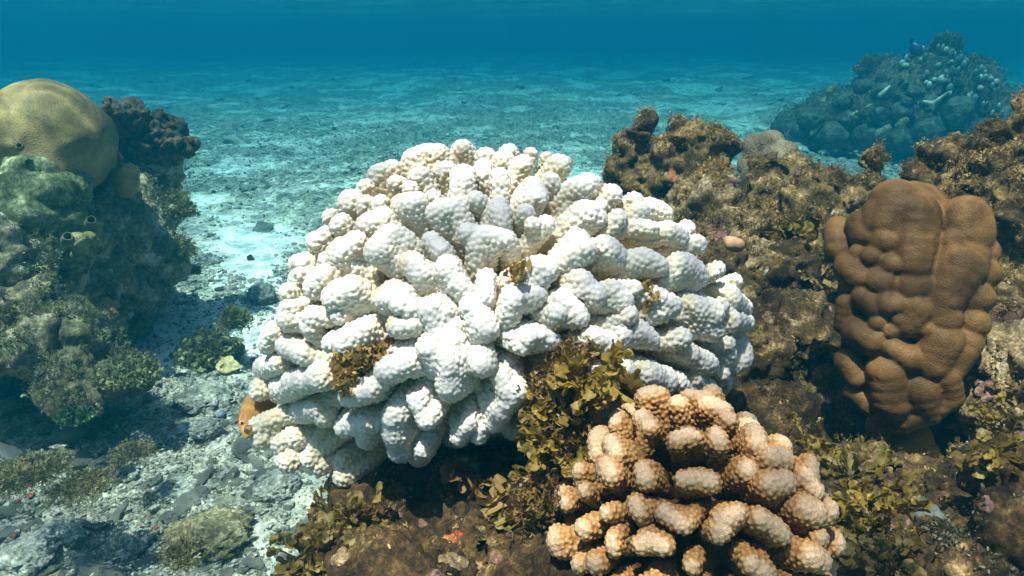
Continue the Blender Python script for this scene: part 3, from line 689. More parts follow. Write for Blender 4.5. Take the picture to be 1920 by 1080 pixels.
# ------------------------------------------------------------------ left reef
LR = B_([(2,476,1.80,73),(112,461,1.88,77),(207,436,1.98,77),(277,406,2.05,47),(297,476,2.02,42),(192,506,1.92,51),(242,356,2.1,49),(82,386,1.95,73),(302,356,2.12,24),(22,566,1.75,57),(-38,406,1.8,64),(-118,500,1.75,129),(252,546,2.0,32),(62,606,1.95,73),(162,566,2.05,57),(-98,250,2.1,83),(-8,306,2.0,81),(162,336,2.1,57)])
LR += B_([(215,300,2.12,36),(262,335,2.12,40),(300,320,2.14,30),(240,370,2.08,36)])
for (c, r) in list(LR):
    if c[0] > -1.08 and c[1] < 2.2: continue
    LR.append(((c[0], c[1] + 0.16, c[2] * 0.5), r * .85)); LR.append(((c[0], c[1] + 0.24, 0.0), r * .85))
reef_rock('reef_outcrop', 'rugged sunlit reef rock at the left under the round boulder coral', 'reef rock', LR, M_LEFT, 0.0085, at(150, 640, 2.0) * [1, 1, 0],
    0.045, 6, 0.012, 24, 0.028, 13, [(T_GREEN, 2600, 0.009, 'fork', 4, .8, lambda P: 0.02 + 1.0 * (P[:, 0] > -0.95)), (T_DARK, 1000, 0.006, 'fork', 3, .8, None), (T_OCHRE, 1800, 0.006, 'blade', 3, .8, None)], 11, lump=.040, ls=14)
LL = B_([(46,575,1.66,55),(136,640,1.62,61),(36,640,1.58,52),(211,690,1.60,37),(136,700,1.55,37),(256,700,1.62,22),(-54,620,1.6,74),(96,590,1.7,55),(136,740,1.5,33),(176,760,1.48,22)])
reef_rock('reef_ledge', 'low shaggy dark green ledge jutting from the foot of the left reef', 'reef rock', LL, M_LEDGE, 0.007, at(120, 700, 1.62) * [1, 1, 0],
    0.035, 8, 0.010, 30, 0.018, 17, [(T_GREEN, 4600, 0.007, 'fork', 4, .8, None), (T_DARK, 5000, 0.006, 'fork', 4, .8, None)], 12, lump=.026, ls=20)
# boulder coral with its smooth scalloped dome
P_BOULD = mat_porites('boulder_coral', (0.08, 0.068, 0.024), (0.40, 0.28, 0.11), 380, 12)
th = thing('boulder_coral', at(105, 330, 1.85), 'big smooth yellow-brown boulder coral crowning the left reef', 'coral')
me = blob_mesh('dome', B_([(96,264,1.85,89),(64,261,1.82,67),(144,258,1.85,59),(89,306,1.82,67),(14,286,1.9,50),(164,296,1.95,42)]), 0.007, 12, sub=4)
V = verts(me); N = normals(me); setv(me, V + N * (0.010 * fbm(V, 8, 3, 8) - 0.008 * np.abs(fbm(V, 11, 2, 18)))[:, None]); attr(me, 'crease', np.zeros(len(V)))
obj('dome', recentre(me, th.location), P_BOULD, th)
me = blob_mesh('skirt', B_([(184,300,2.0,34),(179,330,1.98,36),(164,350,1.95,32),(190,262,2.03,22)]), 0.007, 6, sub=3); rough_rock(me, 31, 0.012, 16, 0.004, 60, 0.006, 30)
obj('skirt', recentre(me, th.location), M_DARK, th)
# crinkled green plate coral under it
th = thing('plate_coral', at(80, 400, 1.74), 'crinkled pale green plate coral below the boulder coral', 'coral')
me = blob_mesh('folds', B_([(75,350,1.78,48),(110,348,1.79,36),(45,365,1.76,40),(78,385,1.74,44),(100,410,1.74,36),(55,410,1.73,34),(30,400,1.76,34)]), 0.0055, 5, sub=3)
V = verts(me); N = normals(me); q = V @ UP * 55 + 2.2 * fbm(V, 8, 3, 3)
setv(me, V + N * (0.020 * np.abs(np.sin(q)) ** 0.6 * 0.8 + 0.022 * fbm(V, 13, 4, 4))[:, None]); attr(me, 'crease', np.zeros(len(V)))
obj('folds', recentre(me, th.location), mat_reef('plate_coral', [(0.025, 0.035, 0.014), (0.09, 0.11, 0.045), (0.22, 0.24, 0.12), (0.5, 0.5, 0.34)], 13, 90, bump=.008), th)
P_YEL = mat_porites('yellow_coral', (0.22, 0.13, 0.03), (0.42, 0.27, 0.07), 220)
lobes_thing('small_coral', 'orange-brown egg-shaped coral in the shade right of the boulder coral', 'coral', [(237,338,1.86,20),(236,352,1.86,17),(242,325,1.88,16)], P_YEL, 0.004)
lobes_thing('small_coral', 'yellow knobbly coral in the hollow under the left reef', 'coral',
    [(195,575,1.78,9),(206,582,1.78,9),(190,590,1.77,9),(203,597,1.77,9),(215,572,1.8,8),(184,578,1.79,7),(214,590,1.78,7),(198,565,1.8,8)], P_YEL, 0.003, 2, disp=0.001)
lobes_thing('small_coral', 'pale yellow lumpy coral on the face of the left reef beside a sponge tube', 'coral',
    [(145,452,1.68,16),(165,448,1.7,13),(152,470,1.69,12),(178,455,1.72,10),(140,478,1.7,8)], mat_porites('pale_coral', (0.12, 0.12, 0.045), (0.34, 0.32, 0.15), 220), 0.004, 3)
def tube(px, py, d, r, label, dep=1.0):
    """a low sponge tube: wall with a pale lip and a dark throat"""
    c = at(px, py, d); dr = np.array([0, 0, H]) - c; dr = dr / np.linalg.norm(dr) + np.array([0.1, 0, 0.55]); dr /= np.linalg.norm(dr)
    a = np.cross(dr, [0, 0, 1.0]); a /= np.linalg.norm(a); b = np.cross(dr, a)
    prof = [(-.05, 1.5), (-.015, 1.25), (.004, 1.12), (.010, 1.0), (.007, .86), (-.01, .78), (-.05, .7), (-.051, .01)]
    n = 22; V = []
    for z, k in prof:
        for q in range(n):
            t = 2 * math.pi * q / n; rr = r * k * (1 + .05 * math.sin(3 * t + px)); V.append(c + dr * dep * (z if z > -.04 else z * .7) + (a * math.cos(t) + b * math.sin(t)) * rr)
    F = [(i * n + j, i * n + (j + 1) % n, (i + 1) * n + (j + 1) % n, (i + 1) * n + j) for i in range(len(prof) - 1) for j in range(n)]
    me = mesh_np('sponge_tube', V, F); o = obj('sponge_tube', recentre(me, c), M_TUBE); o.location = c
    tag(o, label, 'sponge')
m_, nt_, b_ = new_mat('sponge'); k_ = NB(nt_); k_.l(k_.mix(k_.noise(60, 4), (0.05, 0.05, 0.03), (0.18, 0.17, 0.10)), b_.inputs['Base Color']); b_.inputs['Roughness'].default_value = .8; M_TUBE = m_
tube(171, 413, 1.66, .0085, 'dark round sponge mouth with a pale rim on the left reef, the upper right one', .4)
tube(127, 444, 1.62, .0085, 'dark round sponge mouth with a pale rim on the left reef, the lower left one', .4)
tube(36, 273, 1.705, .0055, 'small dark worm hole in the side of the boulder coral', .15)

# dead finger coral beside the boulder coral
th = thing('finger_coral', at(280, 330, 2.08), 'dark dead finger coral cluster right of the boulder coral', 'coral')
FC = [(228,208,17),(258,212,19),(302,226,19),(333,238,19),(322,262,19),(352,272,15),(272,282,19),(243,196,13),(214,200,13),(290,245,17),(245,240,22),(300,262,20),(362,270,11)]
root = at(270, 320, 2.15)
for k, (x, y, r) in enumerate(FC):
    p = at(x, y, 2.02 + 0.02 * (k % 4)); rr = px_r(r, 2.0); L = root - p; n = 7
    bl = [(p + L * t / n + RNG.normal(0, .006, 3), rr * RNG.uniform(.85, 1.15) * (1 - .03 * t)) for t in range(n)]
    me = blob_mesh('finger', bl, 0.005, 2); rough_rock(me, 40 + k, 0.012, 22, 0.008, 60, 0.008, 60, .016, 48)
    obj('finger', recentre(me, th.location), M_DARK, th)
lobes_thing('dead_coral', 'dark lumpy dead coral knob left of the boulder coral top', 'coral', [(22,176,2.1,14),(8,188,2.1,14),(35,190,2.1,10),(0,200,2.1,20),(10,215,2.1,24)], M_DARK, 0.006, 2, disp=0.014)

# ------------------------------------------------------------------ far outcrop with its corals
FD = 5.6
FM = B_([(1567,229,FD,43),(1624,204,FD,54),(1681,184,FD,54),(1738,164,FD,47),(1795,179,FD,54),(1842,219,FD,43),(1700,249,FD,61),(1605,259,FD,43),(1795,254,FD,58),(1538,264,FD,32),(1880,204,FD+.3,36),(1738,124,FD,22),(1909,244,FD,58)])
FM += [((c[0], c[1] + .2, c[2] * .4), r * 1.1) for c, r in list(FM)]
FM += [((c[0], c[1] + .5, c[2] * .4), r * 1.2) for c, r in list(FM)[:13]]
reef_rock('reef_mound', 'hazy dark coral-covered mound standing far back at the right', 'reef rock', FM, M_DARK, 0.028, at(1700, 285, FD) * [1, 1, 0],
    0.10, 3, 0.03, 11, 0.07, 5, [(T_DARK, 4000, 0.022, 'fork', 3, .8, None)], 15)
M_FARD = mat_porites('far_boulder', (0.035, 0.04, 0.03), (0.09, 0.09, 0.06), 40)
for k, (x, y, r) in enumerate([(1520,215,34),(1560,248,40),(1500,238,26),(1630,250,42),(1690,205,30),(1655,165,26),(1740,235,36),(1795,200,38),(1712,165,18),(1580,185,24),(1615,155,22),(1850,240,40),(1590,215,26),(1690,255,36),(1760,262,26),(1650,205,24),(1745,185,22),(1700,182,14),(1530,260,24)]):
    c = at(x, y + 8, FD - .42 + .02 * (k % 5)); rr = px_r(r * .62, FD - .4)
    me = mesh_np('boulder_coral', ICO[4][0] * rr * [1, 1, .88], ICO[4][1]); V = verts(me); setv(me, V * (1 + .28 * fbm(V + k, 1.6 / rr, 4, k)[:, None] + .08 * fbm(V, 7 / rr, 3, k, .7, True)[:, None])); attr(me, 'crease', np.zeros(len(V)))
    o = obj('boulder_coral', me, M_FARD); o.location = c
    tag(o, 'round dark boulder coral on the flank of the far mound', 'coral', 'boulder corals on the far mound')
# finger colony with pale tips on the crest
M_PTIP, nt_, b_ = new_mat('pale_tips'); k_ = NB(nt_)
k_.l(k_.ramp(k_.attr('tip'), [(0.3, (0.06, 0.08, 0.06)), (0.75, (0.22, 0.24, 0.20)), (1.0, (0.34, 0.34, 0.30))]), b_.inputs['Base Color']); b_.inputs['Roughness'].default_value = .8
th = thing('finger_coral', at(1760, 160, FD - .3), 'finger coral colony with pale tips along the crest of the far mound', 'coral')
rngf = np.random.default_rng(5); n = 0
while n < 70:
    x = rngf.uniform(1690, 1880); ytop = np.interp(x, [1680, 1720, 1760, 1800, 1840, 1880], [115, 88, 80, 100, 125, 155])
    y = ytop + rngf.random() ** 1.5 * 85; c = at(x, y + 8, FD - .36 + .1 * rngf.random() ); L = rngf.uniform(.02, .04); r = rngf.uniform(.008, .016)
    V, F = ICO[2]; V = V * [r * rngf.uniform(1, 2.0), r, L]; me = mesh_np('finger', V, F); attr(me, 'tip', np.clip(V[:, 2] / L * .9 + rngf.uniform(-.3, .5), 0, 1))
    setv(me, V + c - np.array(th.location)); obj('finger', me, M_PTIP, th); n += 1
def bush(px, py, d, rpx, n, mat, size, kind, label, cat='seaweed', name='seaweed_bush', flat=1.0, group=None, drop=1.0, seed=0, per=3):
    """a bushy plant: blades springing from a dense knot of stems"""
    rng = np.random.default_rng(seed + 100); c = at(px, py, d); R = px_r(rpx, d); u = rng.normal(0, 1, (n, 3)); u /= np.linalg.norm(u, axis=1)[:, None]
    u[:, 2] = np.abs(u[:, 2]) * flat - (1 - drop) * .0; lump = 1 + .35 * fbm(u * 1.0 + seed, 2.6, 2, seed)
    P = c + u * R * (rng.random(n) ** .45 * lump)[:, None] - np.array([0, 0, R * .35])
    me = tuft_mesh(name, P, u, size, per, .55, kind, rng)
    o = obj(name, recentre(me, c), mat); o.location = c; return tag(o, label, cat, group)
bush(1775, 84, FD + .1, 20, 900, T_DARK, .022, 'fork', 'dark bushy soft coral rising behind the crest of the far mound', 'soft coral', 'soft_coral', seed=1)
bush(1832, 125, FD + .3, 22, 700, T_DARK, .022, 'fork', 'faint dark bushy soft coral right of the far mound crest', 'soft coral', 'soft_coral', seed=2)
bush(1640, 128, FD, 26, 900, T_DARK, .022, 'fork', 'low dark bushy soft coral on the left shoulder of the far mound', 'soft coral', 'soft_coral', seed=3)
# pale forked coral and small corals on the mound, sunlit paleness put into their base colours
M_YLT, nt_, b_ = new_mat('sunlit_yellow'); b_.inputs['Base Color'].default_value = (0.36, 0.33, 0.2, 1); b_.inputs['Roughness'].default_value = .7
def sticks(name, label, cat, segs, d, mat, voxel=.006, group=None):
    bl = []
    for (x0, y0, x1, y1, r) in segs:
        a, b = at(x0, y0, d), at(x1, y1, d + .02)
        n = max(2, int(np.linalg.norm(b - a) / (px_r(r, d) * .5))); bl += [(a + (b - a) * k / n, px_r(r, d) * (1 - .35 * k / n)) for k in range(n + 1)]
    me = blob_mesh(name, bl, voxel, 2); c = bl[0][0]; o = obj(name, recentre(me, c), mat); o.location = c; return tag(o, label, cat, group)
sticks('forked_coral', 'pale yellow forked coral branch lying across the far mound', 'coral', [(1748,194,1779,172,3),(1748,194,1732,190,4),(1748,194,1750,206,3),(1750,200,1736,204,2.5)], FD - .85, M_YLT)
sticks('branching_coral', 'short pale branching coral high on the left of the far mound', 'coral', [(1650,178,1668,162,4),(1650,178,1660,172,3)], FD - .8, M_YLT)
M_SUNC = mat_porites('sunlit_corals', (0.10, 0.10, 0.05), (0.26, 0.24, 0.14), 60)
for k, (x, y, r) in enumerate([(1655,248,15),(1690,232,13),(1558,170,12),(1600,215,8),(1545,188,8),(1628,200,7)]):
    lobes_thing('small_coral', 'small pale yellow-green coral coloured as if sunlit on the far mound', 'coral', [(x,y,FD-.85,r*.6),(x+r*.6,y-r*.5,FD-.85,r*.5),(x-r*.5,y+r*.3,FD-.85,r*.45)], M_SUNC, 0.012, 2, group='sunlit corals on the far mound', disp=.012)

# ------------------------------------------------------------------ fish
def loft(name, spine, rad, n=20, up=None):
    """elliptical sections (half-height, half-width) along the spine; up = dorsal direction"""
    S = [np.asarray(p, float) for p in spine]; V = []
    for i, p in enumerate(S):
        t = S[min(i + 1, len(S) - 1)] - S[max(i - 1, 0)]; t /= np.linalg.norm(t); u = up - t * (up @ t); u /= np.linalg.norm(u); s_ = np.cross(t, u)
        for q in range(n):
            a = 2 * math.pi * q / n; V.append(p + u * rad[i][0] * math.cos(a) + s_ * rad[i][1] * math.sin(a))
    F = [(i * n + j, i * n + (j + 1) % n, (i + 1) * n + (j + 1) % n, (i + 1) * n + j) for i in range(len(S) - 1) for j in range(n)]
    V += [S[0], S[-1]]; a, b = len(V) - 2, len(V) - 1
    F += [(a, (j + 1) % n, j, j) for j in range(n)] ; m = (len(S) - 1) * n; F += [(b, m + j, m + (j + 1) % n, m + (j + 1) % n) for j in range(n)]
    bm = bmesh.new(); vs = [bm.verts.new(v) for v in V]
    for f in F:
        u_ = list(dict.fromkeys(f)); bm.faces.new([vs[i] for i in u_])
    bmesh.ops.recalc_face_normals(bm, faces=bm.faces); me = bpy.data.meshes.new(name); bm.to_mesh(me); bm.free()
    me.polygons.foreach_set('use_smooth', np.ones(len(me.polygons), bool)); return me
def simple(name, col, rough=.5, spec=.4, noise_=None):
    m, nt, b = new_mat(name); b.inputs['Base Color'].default_value = col + (1,); b.inputs['Roughness'].default_value = rough; b.inputs['Specular IOR Level'].default_value = spec
    if noise_:
        k = NB(nt); k.l(k.mix(k.noise(noise_[0], 3), col, noise_[1]), b.inputs['Base Color'])
    return m
def hawkfish():
    D = .645; org = at(470, 790, D)
    sp_ = [at(x, y, D + z) for x, y, z in ((462,822,0),(463,812,.004),(466,800,.014),(472,785,.026),(482,765,.040),(498,742,.052),(520,722,.066),(545,708,.08),(565,700,.09))]
    rd = [(.001,.001),(.0055,.004),(.0095,.006),(.0125,.0075),(.0145,.008),(.0140,.0078),(.011,.006),(.007,.0035),(.003,.0012)]
    th = thing('hawkfish', org, 'tan fish peeking head down from under the left edge of the white coral', 'fish')
    dors = at(440, 770, D) - at(470, 790, D)
    mb = simple('fish_skin', (0.36, 0.17, 0.045), .4, .5, (180, (0.44, 0.24, 0.07)))
    obj('body', recentre(loft('body', sp_, rd, 24, dors / np.linalg.norm(dors)), org), mb, th)
    e = at(453.5, 793, D - .0055)
    mo, mk, mp = simple('eye_ring', (0.85, 0.36, 0.13), .4), simple('pupil', (0.01, 0.004, 0.003), .1, .8), simple('eye_arc', (0.75, 0.25, 0.13), .5)
    V, F = ICO[3]; o = obj('eye', recentre(mesh_np('eye', V * .0021 + e, F), org), mo, th)
    vd = ray(453, 793); obj('pupil', recentre(mesh_np('pupil', V * .0012 - vd * .0014 + e, F), org), mk, o); 
    o.children[0].location = (0, 0, 0)
    arc = []
    for x, y in ((449,790),(450,784),(452.5,778),(456,776),(459.5,777.5),(461,782),(460,788),(458,794)):
        arc.append((at(x, y, D - .0056 + (y < 790) * (790 - y) * .0002), .0005))
    bl = []
    for a, b in zip(arc, arc[1:]):
        for t in range(5): bl.append((a[0] + (b[0] - a[0]) * t / 5, .00055))
    me = blob_mesh('eye_arc', bl, .00028, 1); obj('eye_arc', recentre(me, org), mp, th)
    mf = mat_leaf('fish_fin', (0.36, 0.17, 0.05), (0.5, 0.25, 0.08), 80, .3)
    # dorsal, pectoral and tail fins
    def fin(name, pts, th_=.0005):
        P = [np.asarray(p) for p in pts]; V = np.array(P + [p + ray(480, 780) * th_ * 2 for p in P]); n_ = len(P)
        bm = bmesh.new(); vs = [bm.verts.new(v) for v in V]
        bm.faces.new(vs[:n_]); bm.faces.new(vs[n_:][::-1])
        for i in range(n_): bm.faces.new([vs[i], vs[(i + 1) % n_], vs[n_ + (i + 1) % n_], vs[n_ + i]])
        me = bpy.data.meshes.new(name); bm.to_mesh(me); bm.free(); attr(me, 'shade', np.full(len(V), .3)); obj(name, recentre(me, org), mf, th)
    fin('dorsal_fin', [at(x, y, D + z) for x, y, z in ((468,752,.016),(474,738,.02),(482,728,.024),(495,718,.03),(510,712,.036),(512,720,.036),(496,732,.026),(480,748,.018))])
    fin('tail_fin', [at(x, y, D + .06) for x, y in ((560,694),(580,680),(590,700),(582,718),(562,706))])
    #fin('pectoral_fin', [at(x, y, D - .004) for x, y in ((478,790),(492,800),(498,812),(490,816),(480,806),(474,796))])
hawkfish()
def blue_fish():
    D = FD - .75; org = at(1716, 92, D)
    th = thing('reef_fish', org, 'small dark blue fish hovering at the top left of the far mound', 'fish')
    sp_ = [at(x, y, D) for x, y in ((1728,104),(1724,100),(1718,94),(1713,87),(1709,80))]
    md = simple('blue_skin', (0.008, 0.02, 0.09), .4)
    up = at(1728, 80, D) - at(1716, 92, D)
    obj('body', recentre(loft('body', sp_, [(.004,.003),(.024,.010),(.036,.014),(.025,.009),(.008,.003)], 16, up / np.linalg.norm(up)), org), md, th)
    V = [at(x, y, D + z) for z in (0, .006) for x, y in ((1709,82),(1704,80),(1708,73),(1715,72),(1711,78))]
    bm = bmesh.new(); vs = [bm.verts.new(v) for v in V]; bm.faces.new(vs[:5]); bm.faces.new(vs[5:][::-1])
    for i in range(5): bm.faces.new([vs[i], vs[(i + 1) % 5], vs[5 + (i + 1) % 5], vs[5 + i]])
    me = bpy.data.meshes.new('tail_fin'); bm.to_mesh(me); bm.free(); obj('tail_fin', recentre(me, org), md, th)
blue_fish()

# ------------------------------------------------------------------ seaweeds
def frond_mesh(n, centre, R, size, seed, up=(0, 0, 1), flat=.6, spread=.9, levels=3, width=.5):
    """forked ribbon fronds with rounded, cupped lobes, all rooted in one holdfast"""
    rng = np.random.default_rng(seed); Vs, Fs, Sh = [], [], []; off = [0]
    up = np.array(up, float)
    def ribbon(p, d, s_, w0, w1, L, steps, cup, lobe, sh):
        base = off[0]; rows = []
        bend = rng.normal(0, .35, 3) - np.array([0, 0, .25])
        for i in range(steps + 1):
            t = i / steps; w = w0 + (w1 - w0) * t
            if lobe: w = w1 * (1.0 + .35 * math.sin(t * math.pi)) * math.sqrt(max(0.0, 1 - max(0, (t - .45) / .55) ** 2.2)) * (.65 + .5 * min(1, t * 2.5)) + .0001
            dd = d + bend * (L / size) * t * .55; dd /= np.linalg.norm(dd); q = p + (d + dd) * .5 * L * t
            sv = s_ - dd * (s_ @ dd); sv /= np.linalg.norm(sv) + 1e-9; nv = np.cross(dd, sv)
            wob = .12 * w * math.sin(t * 9 + sh * 20)
            for u in (-1, -.5, 0, .5, 1): Vs.append(q + sv * w * u + nv * (cup * w * u * u + wob * u))
            rows.append(q)
        for i in range(steps):
            for j in range(4):
                a = base + i * 5 + j; Fs.append((a, a + 1, a + 6, a + 5))
        off[0] += (steps + 1) * 5; Sh.extend([sh] * ((steps + 1) * 5)); return rows[-1], dd, sv
    def grow(p, d, s_, lev, L, w, sh):
        if lev == 0: ribbon(p, d, s_, w, w * 1.05, L * 1.15, 9, rng.uniform(-.6, .9), True, sh); return
        e, dd, sv = ribbon(p, d, s_, w * .8, w * 1.05, L, 3, .3, False, sh)
        for sg in (-1, 1):
            if rng.random() < .93:
                d2 = dd + sv * sg * rng.uniform(.45, .8) + rng.normal(0, .22, 3); d2 /= np.linalg.norm(d2); s2 = sv + np.cross(dd, sv) * rng.normal(0, .4); grow(e - dd * w * .5, d2, s2, lev - 1, L * .8, w * .86, sh)
    for k in range(n):
        u = rng.normal(0, 1, 3); u[2] *= flat; u += up * .8; u /= np.linalg.norm(u); p = centre + u * R * rng.uniform(.2, .95) + rng.normal(0, .15, 3) * R
        s_ = np.cross(u, rng.normal(0, 1, 3)); s_ /= np.linalg.norm(s_)
        z = size * rng.uniform(.6, 1.3)
        grow(p, u + rng.normal(0, .2, 3) * spread, s_, levels - 1 if rng.random() < .8 else 1, z * .42, z * .16 * width / .5, rng.random() ** 1.6 * .8)
    me = mesh_np('seaweed', Vs, Fs); attr(me, 'shade', Sh); return me
def weed(px, py, d, rpx, n, size, label, mat=None, seed=0, up=(0, -.3, .6), group=None, levels=3, width=.5):
    d = hit_rock(px, py, d); c = at(px, py, d - .004); me = frond_mesh(n, c, px_r(rpx, d), size, seed, up, levels=levels, width=width)
    o = obj('seaweed', recentre(me, c), mat or T_OLIVE); o.location = c; return tag(o, label, 'seaweed', group)
th = thing('seaweed', at(1060, 790, .56), 'large olive forked seaweed between the white coral and the brown coral', 'seaweed')
for k, (x, y, d, r, n, s_) in enumerate([(1090,715,.50,38,34,.019),(1150,705,.51,26,10,.026),(1060,765,.52,42,34,.019),(1040,830,.52,42,34,.019),(1010,900,.54,40,28,.018),(1090,860,.53,38,26,.014),(1000,960,.56,36,24,.015)]):
    me = frond_mesh(n, at(x, y, d), px_r(r, d), s_, 50 + k, (0, -.6, .3)); obj('frond', recentre(me, th.location), T_OLIVE, th)
P = np.concatenate([at(x, y, .52) + RNG.normal(0, .009, (150, 3)) for x, y in ((1080,670),(1060,710),(1030,740),(1040,800),(1060,870),(1010,930))])
o = obj('filaments', recentre(tuft_mesh('filaments', P, RNG.normal(0, 1, P.shape) * .3 + [0, -.5, .6], .0055, 4, 1.0, 'fork', RNG), th.location), T_BROWN, th); o['kind'] = 'stuff'
weed(1520, 850, .70, 60, 44, .019, 'yellowish seaweed clump right above the brown coral rim', seed=61)
weed(1600, 900, .74, 60, 44, .018, 'yellowish seaweed spread below the lobed column', T_WEED, seed=62)
weed(1640, 970, .62, 64, 54, .018, 'bright yellow-olive seaweed right of the brown coral at the bottom', seed=63)
weed(1660, 1055, .57, 60, 44, .018, 'olive seaweed at the bottom edge right of the brown coral', T_WEED, seed=64)
weed(1885, 790, .74, 40, 44, .017, 'golden seaweed hanging at the right edge beside the column', seed=65, up=(-.6, -.3, .2))
weed(1860, 850, .74, 22, 14, .016, 'small golden seaweed sprig low at the right edge', seed=66, up=(-.6, -.3, .2))
weed(640, 985, .60, 44, 44, .018, 'translucent olive seaweed spreading on the shelf below the white coral', T_WEED, seed=67)
weed(590, 1055, .57, 56, 54, .018, 'olive-brown seaweed at the bottom edge left of centre', T_WEED, seed=68)
weed(700, 980, .60, 30, 12, .022, 'small greenish seaweed sprig beside the translucent olive seaweed', T_WEED, seed=69)
weed(905, 900, .60, 36, 20, .026, 'brown broad-leaved seaweed under the middle of the white coral', T_BROWN, seed=70, width=.8)
weed(920, 940, .58, 14, 5, .024, 'golden cup-shaped leaf under the broad brown seaweed', T_OCHRE, seed=71, width=1.1, levels=2)
weed(1530, 525, 1.0, 14, 7, .026, 'pale star-shaped sprig in the dark gap left of the column', T_OCHRE, seed=72)
weed(1480, 450, 1.05, 30, 14, .026, 'olive seaweed on the rocks left of the column', seed=73)
weed(1555, 560, .98, 24, 10, .024, 'dull seaweed in the shade at the left foot of the column', T_GREEN, seed=74)
bush(440, 598, 1.80, 24, 600, T_GREEN, .010, 'fork', 'round bushy green seaweed on the pale sand left of the white coral', seed=10)
bush(325, 470, 2.0, 30, 900, T_GREEN, .010, 'fork', 'green seaweed fringe hanging from the right side of the left reef', seed=11)
bush(322, 390, 2.04, 34, 1200, T_GREEN, .010, 'fork', 'leafy green seaweed high on the right side of the left reef', seed=12)
bush(362, 508, 2.2, 12, 160, T_GREEN, .009, 'fork', 'small seaweed tuft on the sand at the foot of the left reef', seed=13)
bush(140, 775, 1.42, 24, 300, T_LIME, .006, 'fan', 'bright green leafy algae patch below the left ledge', flat=.5, seed=14)
bush(240, 690, 1.50, 40, 800, T_GREEN, .007, 'fan', 'dark green leafy algae along the tip of the left ledge', flat=.6, seed=15)
bush(50, 865, 1.24, 56, 1300, T_MOSS, .0055, 'fork', 'large mossy olive algae mat at the lower left', flat=.12, seed=16)
bush(150, 895, 1.20, 46, 1000, T_MOSS, .005, 'fork', 'smaller olive algae mat right of the large mossy one at the lower left', flat=.12, seed=17)
bush(345, 1030, 1.0, 30, 450, T_MOSS, .007, 'fork', 'yellow-green forked algae below the mustard rock', flat=.35, seed=18)
bush(240, 840, 1.33, 36, 500, T_MOSS, .005, 'fork', 'dark mossy patch among the rubble left of the white coral', flat=.3, seed=19)
# turf lodged between the branches of the white coral
def lodged(px, py, d, rx, ry, n, label, mat):
    rng = np.random.default_rng(int(px)); P = np.array([at(px + rng.normal(0, rx * .5), py + rng.normal(0, ry * .5), d + rng.normal(0, .006)) for _ in range(n)])
    org = at(px, py, d); me = tuft_mesh('turf_clump', P, rng.normal(0, .5, P.shape) - ray(px, py), .0055, 4, 1.0, 'fan', rng)
    o = obj('turf_clump', recentre(me, org), mat); o.location = org; tag(o, label, 'algae')
lodged(705, 665, .552, 50, 22, 420, 'crumbly golden-brown algae lodged between the lower left branches of the white coral', T_OCHRE)
lodged(740, 640, .556, 36, 12, 200, 'reddish-brown algae wisp above the golden clump in the white coral', T_BROWN)
lodged(648, 700, .552, 16, 34, 140, 'thin strip of brown algae down the left side of the golden clump', T_OCHRE)
lodged(1215, 558, .552, 10, 18, 60, 'small brown algae tuft among the right-hand branches of the white coral', T_OCHRE)
lodged(971, 510, .506, 6, 6, 22, 'tiny orange algae speck near the centre of the white coral', T_OCHRE)

# crusts and small growths on the shelf
M_ORG = mat_reef('orange_sponge', [(0.20, 0.03, 0.01), (0.32, 0.07, 0.025), (0.45, 0.20, 0.08)], 60, 260)
M_PINKC = mat_reef('pink_crust', [(0.06, 0.03, 0.02), (0.24, 0.12, 0.09), (0.42, 0.28, 0.2)], 60, 260)
M_CREAM = mat_reef('cream_crust', [(0.05, 0.035, 0.015), (0.24, 0.16, 0.075), (0.5, 0.4, 0.25)], 60, 260)
def crust(px, py, rpx, mat, label, name='crust', cat='sponge', k=0):
    d = hit_rock(px, py); r = np.random.default_rng(k + 300); bl = []
    for q in range(9):
        x, y = px + r.normal(0, rpx * .34), py + r.normal(0, rpx * .26); dd = np.clip(hit_rock(x, y, d), d - .01, d + .01); rr = px_r(rpx * r.uniform(.34, .5), dd); bl.append((at(x, y, dd + rr * .45), rr))
    me = blob_mesh(name, bl, max(.0011, px_r(rpx, d) / 14), 1); c = bl[0][0]; rough_rock(me, k, px_r(rpx, d) * .18, 60, px_r(rpx, d) * .08, 160, 0)
    o = obj(name, recentre(me, c), mat); o.location = c; tag(o, label, cat)
crust(858, 1008, 17, M_ORG, 'orange-red sponge crust on the shaded shelf below the white coral', k=1)
crust(845, 1058, 34, M_CREAM, 'cream and pink encrusted lump at the bottom below the red sponge', cat='crust', k=2)
crust(792, 985, 10, M_PINKC, 'small pinkish crust left of the red sponge', cat='crust', k=3)
crust(905, 990, 11, M_CREAM, 'small cream crust right of the red sponge', cat='crust', k=4)
crust(930, 1050, 14, M_PINKC, 'pinkish crust at the bottom left of the brown coral', cat='crust', k=5)
crust(645, 1040, 20, M_CREAM, 'yellowish crust among the seaweed at the bottom left of centre', cat='crust', k=6)
crust(1650, 880, 20, M_CREAM, 'pale pitted crust at the foot of the lobed column', cat='crust', k=7)
crust(1625, 870, 14, M_PINKC, 'dark pink crust left of the column foot', cat='crust', k=8)
crust(1740, 960, 26, simple('bluish_crust', (0.04, 0.045, 0.045), .8, .2, (120, (0.13, 0.135, 0.13))), 'bluish grey crust on the rock right of the yellow seaweed', cat='crust', k=9)
crust(1850, 950, 20, M_PINKC, 'pink-tipped rock knob near the right edge', cat='crust', k=10)
crust(1850, 730, 30, M_PINKC, 'pink crust on the pitted slope beside the column', cat='crust', k=11)
crust(1880, 660, 22, M_CREAM, 'pale crust high on the pitted slope beside the column', cat='crust', k=12)
crust(1400, 560, 24, M_CREAM, 'cream crust in the gap right of the white coral', cat='crust', k=13)
crust(1440, 600, 18, M_CREAM, 'small golden crust lower in the gap right of the white coral', cat='crust', k=14)

